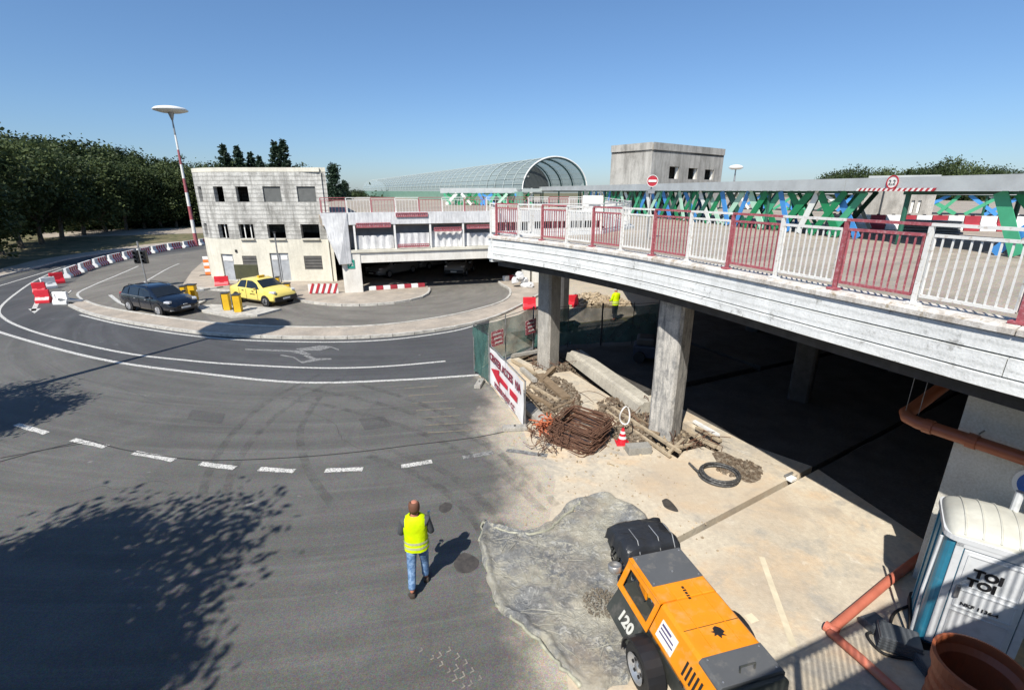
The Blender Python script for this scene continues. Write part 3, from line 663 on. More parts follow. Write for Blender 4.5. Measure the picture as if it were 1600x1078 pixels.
for h in hs:
    d = (c1-c0).normalized(); a = c0+d*h[1]-Vector((0, 0, 0)); n = Vector((-d.y, d.x, 0))
    MB().beam(Vector((a.x, a.y, h[2]+.45))+n*.12-d*.06, Vector((a.x, a.y, h[2]+.45))+n*.28-d*.06, .1, .88).build('pale_jamb', white, tw, True)
# ------------------------------------------------------------------ canopies with painted lattice panels on the deck
roof_metal = mat('canopy_metal', (.47, .50, .50), .6, .1, vary=.06, c2=(.38, .40, .40), scale=.6)
green = mat('green_plank', (.01, .22, .08), .55, vary=.15); dgreen = mat('dark_green_steel', (.02, .11, .07), .5)
lblue = mat('blue_plank', (.06, .27, .62), .55, vary=.12); pgreen = mat('pale_green_plank', (.42, .66, .5), .55, vary=.1); wplank = mat('white_plank', (.7, .72, .68), .55, vary=.06)
mint = mat('mid_green_plank', (.06, .36, .19), .55, vary=.15)
def canopy(label, p0, p1, zu, th, width, gap=None, posts=6.0, group=None):
    d = (p1-p0).normalized(); n = Vector((-d.y, d.x, 0)); n = n if n.x > 0 else -n
    t = thing('canopy', label, 'canopy', (p0.x, p0.y, ZD), group=group)
    MB().beam(p0+n*width/2+Vector((0, 0, zu+th/2)), p1+n*width/2+Vector((0, 0, zu+th/2)), width-.06, th-.08).build('roof_sheet', roof_metal, t, True)
    L = (p1-p0).length; N = max(2, int(L/8)); 
    for k in range(N):
        a = p0.lerp(p1, k/N)+d*.01; b = p0.lerp(p1, (k+1)/N)-d*.01
        MB().beam(a+Vector((0, 0, zu+th/2)), b+Vector((0, 0, zu+th/2)), .05, th).build('fascia_sheet', roof_metal, t, True)
    N = int(L/posts)
    for k in range(N+1):
        for s in (.25, width-.3):
            p = p0+d*(k*posts)+n*s
            MB().tube([p+Vector((0, 0, ZD-.05)), p+Vector((0, 0, zu))], .07, 8).build('post', dgreen, t, True)
        p = p0+d*(k*posts); MB().beam(p+n*.1+Vector((0, 0, zu-.06)), p+n*(width-.1)+Vector((0, 0, zu-.06)), .1, .1).build('crossbar', dgreen, t, True)
    return t, d, n
pal = [lblue, green, mint, lblue, green, wplank, green, dgreen, mint, lblue, pgreen]
def lattice(p0, d, w, z0, z1, seed, label, group, wd=.29):
    rng = random.Random(seed); t = thing('lattice_panel', label, 'lattice panel', (p0.x, p0.y, ZD), group=group)
    n = Vector((-d.y, d.x, 0)); k = 0
    spec = [(0, .62), (.62, 0), (.38, 1.0), (1.0, .38)] if seed % 2 else [(0, .8), (.9, .2), (.35, 0), (.6, 1.)]
    for a, b in spec:
        pa = p0+d*w*a+n*(.035*k)+Vector((0, 0, z0)); pb = p0+d*w*b+n*(.035*k)+Vector((0, 0, z1))
        e = (pb-pa).normalized(); side = e.cross(n).normalized()
        mb = MB(); hw = wd/2*rng.uniform(.85, 1.15)
        mb.add([q+side*s*hw+n*o for q in (pa, pb) for s in (-1, 1) for o in (-.012, .012)], [(0, 1, 3, 2), (4, 6, 7, 5), (0, 4, 5, 1), (2, 3, 7, 6), (0, 2, 6, 4), (1, 5, 7, 3)])
        mb.build('plank', pal[(seed*3+k*2+rng.randint(0, 2)) % len(pal)], t, True); k += 1
    MB().beam(p0+Vector((0, 0, z1-.03))+n*.02, p0+d*w+Vector((0, 0, z1-.03))+n*.02, .06, .06).build('rail', dgreen, t, True)
    return t
ZU = 6.47
A0 = Vector((13.1, 9.5, 0)); A1 = Vector((3.1, 57, 0))
cn, cd_, cn_n = canopy('long grey metal canopy roof over the painted lattice fence, right across the deck', A0, A1, ZU, .40, 5.0)
spots = []; s = -.3; i = 0
while s < 33:
    p = A0+cd_*s; px = 800+754*p.x/(p.y*cp+1.56*sp)
    p2_ = p+cd_*1.9; px2 = 800+754*p2_.x/(p2_.y*cp+1.56*sp)
    if not (1350 < px < 1505 or 1350 < px2 < 1505): spots.append((s, p))
    s += 1.95
for i, (s, p) in enumerate(spots):
    w = 1.9
    lattice(p+cn_n*.3, cd_, w, ZD, ZU-.02, i+1, 'crossed %s planks under the long canopy, %s panel from the right' % (['green, blue and white', 'blue and dark green', 'pale and mid green'][i % 3], ORD[i]), 'painted lattice panels under the long canopy')
for i in range(9):  # second row on the far side of the walkway
    p = A0+cd_*(11+i*2.9)+cn_n*4.6
    lattice(p, cd_, 1.9, ZD, ZU-.02, i+31, 'crossed green planks on the walkway far side, %s from the right' % ORD[i], 'lattice panels behind the walkway', .2)
cb, cbd, cbn = canopy('second grey canopy farther back on the deck, seen through the opening on the right', Vector((40, 25, 0)), Vector((16.0, 50, 0)), 6.2, .35, 3)
for i in range(9):
    lattice(Vector((40, 25, 0))+cbd*(i*3.1+1)+cbn*.3, cbd, 2.6, ZD, 6.18, i+50, 'crossed green and white planks under the second canopy, %s from the right' % ORD[i], 'lattice panels under the second canopy', .22)
# white canopy strip to the left, before the glass vault
cc, ccd, ccn = canopy('low grey canopy leading left from the long canopy to the glass vault', Vector((2.3, 56.5, 0)), Vector((-8.5, 60, 0)), 6.2, .55, 4, posts=3)
for i in range(5):
    lattice(Vector((2.3, 56.2, 0))+ccd*i*2.2, ccd, 2.0, ZD, 6.15, i+70, 'small crossed green planks below the glass vault, %s from the right' % ORD[i], 'lattice panels under the vault canopy', .3)
# height limit on the canopy fascia
o_ = lambda px: None
def on_canopy(px, py):
    x, y, d = ray(px, py); k = x/y; n = Vector((cd_.y, -cd_.x, 0)); n = n if n.x < 0 else -n
    t = (A0.x-k*A0.y)/(k*cd_.y-cd_.x); p = A0+cd_*t; return Vector((p.x, p.y, H+d/y*p.y))+n*.045, n, -cd_
pc, nn, rr = on_canopy(1397, 285)
sg = thing('height_limit_sign', 'round white sign with red ring and 2,2 on the canopy edge over the opening', 'sign', pc)
Mz = Matrix((rr, Vector((0, 0, 1)), rr.cross(Vector((0, 0, 1))))).transposed().to_4x4()
MB().lathe([(0, 0), (.2, 0), (.2, .015), (0, .016)], 24, M=Mz).build('disc', white, sg); MB().lathe([(.165, .012), (.165, .024), (.205, .024), (.205, .01)], 24, M=Mz).build('ring', red, sg)
text('2,2', .2, black_plastic, sg, Vector((0, 0, -.07))+nn*.03, rr, (0, 0, 1), world=False)
sb = thing('striped_height_bar', 'red and white striped bar along the lower canopy edge above the opening', 'height bar', on_canopy(1400, 298)[0])
pa = on_canopy(1340, 296.5)[0]; pb = on_canopy(1462, 296.5)[0]
for i in range(30):
    a = pa.lerp(pb, i/30); b = pa.lerp(pb, (i+1)/30); sl = Vector((0, 0, 0))+(pb-pa)/30*.7
    mb = MB(); z = Vector((0, 0, .045)); nv = nn*.02
    mb.add([a-z, b-z, b-z+nv, a-z+nv, a+z+sl, b+z+sl, b+z+sl+nv, a+z+sl+nv], [(0, 1, 2, 3), (4, 7, 6, 5), (0, 4, 5, 1), (1, 5, 6, 2), (2, 6, 7, 3), (3, 7, 4, 0)])
    mb.build('stripe', red if i % 2 else white, sb, True)
# ------------------------------------------------------------------ glass vault
arch_white = mat('arch_steel', (.46, .51, .49), .45, vary=.08)
vg = bpy.data.materials.new('vault_glass'); vg.use_nodes = True; nt = vg.node_tree; b = nt.nodes['Principled BSDF']
b.inputs['Base Color'].default_value = (.36, .43, .41, 1); b.inputs['Roughness'].default_value = .25; b.inputs['Alpha'].default_value = .62
V0 = Vector((4.9, 57, 0)); vax = Vector((-.40, .917, 0)).normalized(); vri = Vector((vax.y, -vax.x, 0))
vt = thing('glass_vault', 'long barrel vaulted glass roof with white steel arches and dark glazed end wall', 'glass roof', (V0.x, V0.y, ZD))
VR, VH, VZ = 4.1, 3.45, 6.6
def arch(s, r=1.0, n=28): return [V0+vax*s+vri*VR*r*math.cos(PI*k/n)+Vector((0, 0, VZ+VH*r*math.sin(PI*k/n))) for k in range(n+1)]
NB = 48; ST = 2.8
for k in range(NB+1):
    MB().tube(arch(k*ST), .07 if k == 0 else .035, 5).build('arch', arch_white if k else white, vt, True)
for k in range(NB):
    a = arch(k*ST+.01, .985, 14); b_ = arch((k+1)*ST-.01, .985, 14); mb = MB(); mb.v = [tuple(p) for p in a+b_]; mb.f = [(i, i+1, i+16, i+15) for i in range(14)]
    mb.build('glass_panel', vg, vt, True)
for j in range(1, 18, 1):
    an = PI*j/18; q = vri*VR*math.cos(an)+Vector((0, 0, VZ+VH*math.sin(an)))
    MB().beam(V0+q, V0+vax*NB*ST+q, .035, .035).build('purlin', arch_white, vt, True)
dkg = mat('end_glass', (.15, .17, .17), .3, vary=.1); mb = MB(); mb.v = [tuple(p) for p in arch(9.2, .975)]; mb.f = [tuple(range(29))]; mb.build('end_wall', dkg, vt, True)
rib_d = mat('dark_rib', (.04, .09, .09), .4)
for k in range(5): MB().tube(arch(k*ST+.15, .965), .1, 5).build('inner_rib', rib_d, vt, True)
MB().beam(V0-vri*VR+Vector((0, 0, VZ-.1)), V0+vri*VR+Vector((0, 0, VZ-.1)), .3, .35).build('tie_beam', arch_white, vt, True)
MB().beam(V0-vri*VR+Vector((0, 0, 5.6)), V0-vri*VR+vax*NB*ST+Vector((0, 0, 5.6)), .2, 1.5).build('side_wall', mat('pale_green_glass', (.2, .36, .28), .3), vt, True)
for row, (z, half, off) in enumerate(((8.7, .9, -1.2), (8.2, 1.9, -1.0), (7.75, .9, -1.2))):
    mb = MB(); rng = random.Random(row); t = -half
    while t < half:
        w = rng.uniform(.12, .22); c_ = V0+vax*9.1+vri*(off+t+w/2)+Vector((0, 0, z)); mb.box(c_, (w*.8, .02, .22*rng.uniform(.7, 1)), math.atan2(vri.y, vri.x)); t += w*(1.1 if rng.random() > .15 else 2)
    mb.build('lettering', white, vt, True)['kind'] = 'stuff'
# ------------------------------------------------------------------ masts, signs on the deck
def disc_mast(label, x, y, z0, z1, r, group, striped=True, scale=1):
    t = thing('light_mast', label, 'light mast', (x, y, z0), group=group); h = z1-z0; n = 9
    for k in range(n):
        a, b = h*.93*k/n, h*.93*(k+1)/n; r0, r1 = (.22-.14*k/n)*scale, (.22-.14*(k+1)/n)*scale
        m = (rail_red if k % 2 == 0 else white) if (striped and k < n-1) else metal_grey
        MB().tube([(0, 0, a), (0, 0, b-.004)], [r0, r1], 10).build('pole_section', m, t)
    MB().tube([(0, 0, h*.93), (0, 0, h-.2)], [.1*scale, .35*scale], 10).build('neck', metal_grey, t)
    MB().lathe([(.1, -.25), (r*.6, -.28), (r*.96, -.1), (r, 0), (r*.85, .2), (r*.5, .34), (0, .4)], 28).build('disc_head', white, t, smooth=True).location = (0, 0, h)
    return t
mp = PY(300, 345, 60); mtop = PY(268, 172, 60)
disc_mast('tall red and white striped mast with white disc lamp, in front of the dark trees', mp.x, mp.y, 0, mtop.z, 1.75, None, scale=1.0)
p = PY(1150, 262, 75); disc_mast('small far white disc lamp on a pole right of the concrete stair tower', p.x, p.y, ZD, p.z, 1.0, None, False)
msx = Vector((-13.1, 23.0, 0))-Vector((sdir.x, sdir.y, 0))/(-sdir.z)*14
disc_mast('disc light mast beside the road that throws the round shadow', msx.x, msx.y, 0, 14, 2.0, None)
ne = PY(1019, 283, 17); sgn = thing('no_entry_sign', 'round red no entry sign with white bar on a thin pole above the railing', 'sign', (ne.x, ne.y, ZD))
fx = Matrix.Rotation(PI/2, 4, 'X'); hz = ne.z-ZD
MB().tube([(0, .03, 0), (0, .03, hz+.2)], .025, 8).build('pole', metal_grey, sgn)
MB().lathe([(0, .02), (.19, .02), (.19, 0), (0, 0)], 28, (0, -.01, hz), fx).build('disc', red, sgn); MB().box((0, -.04, hz), (.27, .012, .07)).build('bar', white, sgn)
MB().lathe([(.172, .026), (.172, .03), (.19, .03), (.19, .02)], 28, (0, -.01, hz), fx).build('rim', white, sgn)
MB().box((0, -.01, hz-.33), (.22, .02, .14)).build('lower_plate', metal_grey, sgn)
wb = PY(926, 318, 25); t = thing('notice_board', 'white notice board on a post before the dark green canopy', 'notice board', (wb.x, wb.y, ZD))
MB().box((0, 0, wb.z-ZD), (1.0, .04, .75)).build('board', white, t); MB().tube([(-.4, .05, 0), (-.4, .05, 1.6)], .03, 6).build('post', metal_grey, t)
MB().box((.1, -.025, wb.z-ZD-.1), (.6, .01, .1)).build('print', metal_grey, t)
# red and white barrier blocks along the far side of the opening
def jersey(name, m, L=1.0, h=.8, w=.45):
    prof = [(-w/2, 0), (-w/2, .18), (-w/5, .35*h+.1), (-w/6, h), (w/6, h), (w/5, .35*h+.1), (w/2, .18), (w/2, 0)]
    mb = MB(); mb.v = [(x, y, z) for x in (-L/2+.01, L/2-.01) for y, z in prof]; n = 8
    mb.f = [tuple(range(n)), tuple(range(n, 2*n))[::-1]]+[(k, k+n, (k+1) % n+n, (k+1) % n) for k in range(n)]
    return mb
b0 = P(1310, 352, ZD); b1 = P(1500, 362, ZD); b1 = Vector((b0.x+9.5, b0.y-3.4, 0)); dd = (b1-b0).to_2d(); ang = math.atan2(dd.y, dd.x); nB = 22
bb = P(1300, 354.5, ZD); bb.z = 0; redb = mat('barrier_red', (.36, .03, .045), .5)
for i in range(nB):
    q = bb+Vector((math.cos(R(-18)), math.sin(R(-18)), 0))*i*.56
    t = thing('barrier_block', '%s plastic block on the deck, %s from the left behind the opening' % ('red' if i % 2 else 'white', ORD[i]), 'barrier', (q.x, q.y, ZD-.05), R(-18), 'red and white barrier blocks on the deck')
    jersey('b', None, .55, .6, .4).build('shell', redb if i % 2 else white_plastic, t); MB().box((0, 0, .62), (.1, .08, .04)).build('cap', black_plastic, t)
# small concrete kiosk with slots behind the opening
kb = PY(1343, 345, 30); kc = PY(1453, 345, 28); kz = 7.1
kt = thing('concrete_kiosk', 'low bare concrete building with three narrow slots behind the barrier row on the deck', 'building', (kb.x, kb.y, ZD))
path = [Vector((kb.x, kb.y, 0)), Vector((kc.x, kc.y, 0))]; L = (path[1]-path[0]).length; kn = Vector((-(path[1]-path[0]).y, (path[1]-path[0]).x, 0)).normalized()
hs = [(L*(f), L*(f+.045), 5.25, 5.95) for f in (.60, .69, .78)]
full = [path[0], path[1], path[1]+kn*5, path[0]+kn*5]
for i in range(4):
    mb, _ = wall_holes([full[i], full[(i+1) % 4]], ZD-.06, kz, hs if i == 0 else [], .25); mb.build('wall', deck_box_conc, kt, True)
MB().prism(full, kz+.002, kz+.2).build('roof', roof_metal, kt, True)
kd = (path[1]-path[0]).normalized()
for h in hs:
    a = path[0]+kd*(h[1]-.09)+kn*.1; MB().beam(Vector((a.x, a.y, 5.6)), Vector((a.x, a.y, 5.6))+kn*.1, .12, .68).build('slot_jamb', white, kt, True)
a = path[0]+kd*L*.27-kn*.03; MB().tube([Vector((a.x, a.y, ZD)), Vector((a.x, a.y, kz))], .05, 6).build('downpipe', dark_metal, kt, True)
gb = thing('cable_pile', 'pile of grey boards lying on the deck right of the striped barriers', 'pile of boards', (16.5, 19.5, ZD-.05))
for i in range(5): MB().box((random.uniform(-.1, .1), random.uniform(-.1, .1), .06+i*.1), (1.8, .7, .07), R(-30+random.uniform(-6, 6))).build('board', mat('grey_boards', (.3, .29, .27), .8), gb)
# ------------------------------------------------------------------ trees
def leaf_mat(name, c, c2):
    m = bpy.data.materials.new(name); m.use_nodes = True; nt = m.node_tree; b = nt.nodes['Principled BSDF']; L = nt.links
    gi_ = nd(nt, 'ShaderNodeNewGeometry'); col = mixc(nt, gi_.outputs['Random Per Island'], c, c2)
    col = mixc(nt, ramp(nt, noise(nt, .35, 3), [(.4, 0.), (.65, .6)]), col, tuple(x*1.5 for x in c2))
    L.new(col, b.inputs['Base Color']); b.inputs['Roughness'].default_value = .6; b.inputs['Specular IOR Level'].default_value = .25
    tr = nd(nt, 'ShaderNodeBsdfTranslucent'); L.new(col, tr.inputs[0]); mx = nd(nt, 'ShaderNodeMixShader'); mx.inputs[0].default_value = .22
    L.new(b.outputs[0], mx.inputs[1]); L.new(tr.outputs[0], mx.inputs[2]); L.new(mx.outputs[0], nt.nodes['Material Output'].inputs[0]); return m
leaf_d = leaf_mat('leaf_dark', (.014, .028, .009), (.05, .07, .025)); leaf_m = leaf_mat('leaf_mid', (.026, .046, .014), (.09, .115, .042))
leaf_c = leaf_mat('leaf_conifer', (.012, .03, .018), (.025, .045, .025))
bark = mat('bark', (.09, .07, .05), .9, c2=(.15, .13, .1), bump=.5, bscale=12)
def crown_mesh(name, m, seed, rx, rz, nclump, nleaf, leaf, shape='round', z0=0.):
    rng = random.Random(seed); v = []; f = []
    def leafq(p, s):
        a = Vector((rng.gauss(0, 1), rng.gauss(0, 1), rng.gauss(0, .7))).normalized(); b = a.cross(Vector((rng.gauss(0, 1), rng.gauss(0, 1), rng.gauss(0, 1)))).normalized()
        o = len(v); a *= s*.75; b *= s*.42
        v.extend((p-a*.9, p-a*.1+b, p+a, p-a*.1-b)); f.append((o, o+1, o+2, o+3))
    lobes = [(Vector((rng.uniform(-.5, .5)*rx, rng.uniform(-.5, .5)*rx, rz*rng.uniform(.25, .8))), rng.uniform(.42, .62)*rx) for _ in range(9)]
    for _ in range(nclump):
        if shape == 'round':
            c, r = rng.choice(lobes); d = Vector((rng.gauss(0, 1), rng.gauss(0, 1), rng.gauss(0, .9))).normalized(); q = c+d*r*rng.uniform(.6, 1.05); cr = rx*rng.uniform(.1, .24)
        else:
            h = rng.random()**.8; rr = (rx*math.sin(PI*min(1, h*.92+.1))**.6 if shape == 'poplar' else rx*(1-h)**.8+.15); a = rng.uniform(0, 2*PI); k = rng.uniform(.4, 1.05)
            q = Vector((rr*k*math.cos(a), rr*k*math.sin(a), rz*h)); cr = rx*rng.uniform(.15, .3)
        for _ in range(nleaf):
            leafq(q+Vector((rng.gauss(0, cr*.6), rng.gauss(0, cr*.6), rng.gauss(0, cr*.5)+z0)), leaf*rng.uniform(.6, 1.3))
    me = bpy.data.meshes.new(name); me.from_pydata(v, [], f); me.materials.append(m); return me
def trunk_mesh(seed, h, r, spread):
    rng = random.Random(seed); mb = MB(); top = Vector((rng.uniform(-.3, .3), rng.uniform(-.3, .3), h))
    mb.tube([(0, 0, -.2), (0, 0, .3), top*.5, top, top+Vector((.2, .1, h*.5))], [r*1.5, r*1.05, r*.85, r*.7, r*.25], 7)
    for k in range(6):
        a = k*2.2+rng.random(); s = top*rng.uniform(.6, 1.1); e = s+Vector((math.cos(a)*spread, math.sin(a)*spread, h*rng.uniform(.5, 1.0)))
        mb.tube([s, s.lerp(e, .5)+Vector((0, 0, .3)), e], [r*.45, r*.3, r*.1], 5)
    return mb.mesh('trunk', bark)
variants = []
for k in range(5):
    variants.append((crown_mesh('crown', [leaf_d, leaf_m, leaf_d, leaf_m, leaf_d][k], 20+k, 5.0, 9.5, 360, 38, .29, z0=1.2), trunk_mesh(k, 2.6, .26, 2.0)))
tall = (crown_mesh('crown', leaf_c, 40, 1.05, 11, 120, 40, .27, 'poplar', 1.6), trunk_mesh(11, 3, .2, .4))
fir = (crown_mesh('crown', leaf_c, 41, 2.8, 12, 110, 30, .4, 'fir', .8), trunk_mesh(12, 4, .2, .2))
def tree(var, x, y, s, rz, name, label, group, z=-.02, sz=None):
    t = thing(name, label, 'tree', (x, y, z), rz, group); t.scale = (s, s, sz or s)
    inst(var[0], 'crown', t); inst(var[1], 'trunk', t); return t
ZV = 11.2  # natural height of a broad tree
row1 = [(-75, 425, 196), (-38, 412, 200), (2, 398, 206), (34, 388, 209), (66, 381, 215), (98, 374, 224), (132, 368, 232), (166, 363, 239), (198, 360, 246), (226, 357, 252), (252, 356, 257), (276, 355, 258), (300, 353, 256), (322, 352, 256)]
rt = random.Random(3)
for i, (px, pyb, pyt) in enumerate(row1):
    b_ = P(px, pyb); top = PY(px, pyt, b_.y).z; s = top/ZV
    tree(variants[i % 5], b_.x, b_.y, s, rt.uniform(0, 6), 'broadleaf_tree', 'dark %s tree beyond the road, %s from the left in the front row' % (['dense', 'bushy', 'rounded'][i % 3], ORD[i]), 'front row of trees beyond the road', sz=s*rt.uniform(.9, 1.06))
for i in range(15):
    px = -60+i*28+rt.uniform(-6, 6); Y = 78+i*3.4; pyt = 203+max(0, i*28-60)*.17+rt.uniform(0, 8); top = PY(px, min(pyt, 262), Y)
    tree(variants[(i+2) % 5], top.x, top.y, top.z/ZV*rt.uniform(.92, 1.08), rt.uniform(0, 6), 'broadleaf_tree', '%s tree behind the front row, %s crown from the left' % (['mid green', 'dark green'][i % 2], ORD[i]), 'second row of trees beyond the road')
for i, (px, pyt, Y) in enumerate([(347, 226, 95), (369, 228, 96), (390, 238, 98), (404, 244, 98), (428, 221, 88), (441, 218, 88)]):
    top = PY(px, pyt, Y); s = top.z/12.8
    tree(tall, top.x, top.y, s*1.15, rt.uniform(0, 6), 'poplar_tree', 'narrow dark poplar above the office block roof, %s from the left' % ORD[i], 'poplars behind the office block', sz=s)
for i, (px, pyt, Y, v) in enumerate([(520, 258, 85, fir), (538, 284, 92, fir)]):
    top = PY(px, pyt, Y); s = top.z/12.8
    tree(v, top.x, top.y, s, 1+i, 'fir_tree', ['tall loose conifer just right of the office block', 'smaller conifer right of the tall one beside the office block'][i], None)
for i in range(9):
    px = 350+i*30; Y = 118+i*6; pyt = [252, 250, 256, 262, 258, 285, 290, 297, 299][i]; top = PY(px, pyt, Y)
    tree(variants[i % 5], top.x, top.y, top.z/ZV, rt.uniform(0, 6), 'broadleaf_tree', 'far low tree on the skyline behind the office block, %s from the left' % ORD[i], 'far trees on the skyline')
for i, (px, pyt) in enumerate([(1297, 266), (1318, 262), (1345, 258), (1375, 262), (1400, 256), (1430, 259), (1452, 260), (1478, 248), (1500, 246), (1530, 253), (1556, 254), (1580, 262)]):
    Y = 88+(i % 3)*5; top = PY(px, pyt+3, Y); s = top.z/ZV
    tree(variants[(i*2) % 5], top.x, top.y, s*.75, rt.uniform(0, 6), 'broadleaf_tree', 'brownish green tree showing above the canopy roof, %s from the left' % ORD[i], 'trees above the canopy roof', sz=s)
struct(MB().prism([P(*a) for a in [(60, 372), (330, 364), (480, 362), (480, 355), (330, 356), (60, 362)]], -.02, .03).build('far_path', paving))
# shrub mass closing the gaps under the crowns
sh = crown_mesh('undergrowth', leaf_d, 77, 1, 1, 1, 1, .1)
v = []; f = []; rng = random.Random(5)
for k in range(22000):
    u_ = rng.random(); base = Vector((-92, 62, 0)).lerp(Vector((-30, 150, 0)), u_)+Vector((rng.gauss(0, 2.5), rng.gauss(0, 2.5), abs(rng.gauss(0, 2.0))+.1))
    a = Vector((rng.gauss(0, 1), rng.gauss(0, 1), rng.gauss(0, 1))).normalized()*.5; b_ = a.cross(Vector((rng.random(), rng.random(), 1))).normalized()*.3; o = len(v); v += [base-a, base+b_, base+a, base-b_]; f.append((o, o+1, o+2, o+3))
me = bpy.data.meshes.new('undergrowth'); me.from_pydata(v, [], f); me.materials.append(leaf_d); ug = bpy.data.objects.new('undergrowth', me); C.objects.link(ug)
ug['kind'] = 'stuff'; tag(ug, 'dark tangled undergrowth below the trees beyond the road', 'undergrowth')
# trees beside the photographer whose crowns shade the road
near_leaf = crown_mesh('crown', leaf_m, 91, 3.5, 5.4, 460, 90, .15, z0=2.9); near_tr = trunk_mesh(31, 4.2, .25, 1.8)
near2 = crown_mesh('crown', leaf_m, 92, 3.5, 5.4, 440, 90, .15, z0=2.9)
k_ = Vector((sdir.x, sdir.y, 0))/(-sdir.z)
def shade_tree(v_, gx, gy, s, rz, label):
    c_ = Vector((gx, gy, 0))-k_*5.8*s; tree((v_, near_tr), c_.x, c_.y, s, rz, 'broadleaf_tree', label, None)
shade_tree(near_leaf, -8.3, 4.4, 1.0, .3, 'broad leafy tree beside the platform that shades the lower left of the road')
shade_tree(near2, -11.4, 3.6, 1.0, 2.1, 'second leafy tree left of the platform overlapping the first one')
shade_tree(near2, -7.2, 2.6, .9, 4.1, 'smaller leafy tree close to the platform at the lower left')
shade_tree(near_leaf, -16.9, 12.3, .75, 1.1, 'leafy tree farther left whose crown shades the road edge')
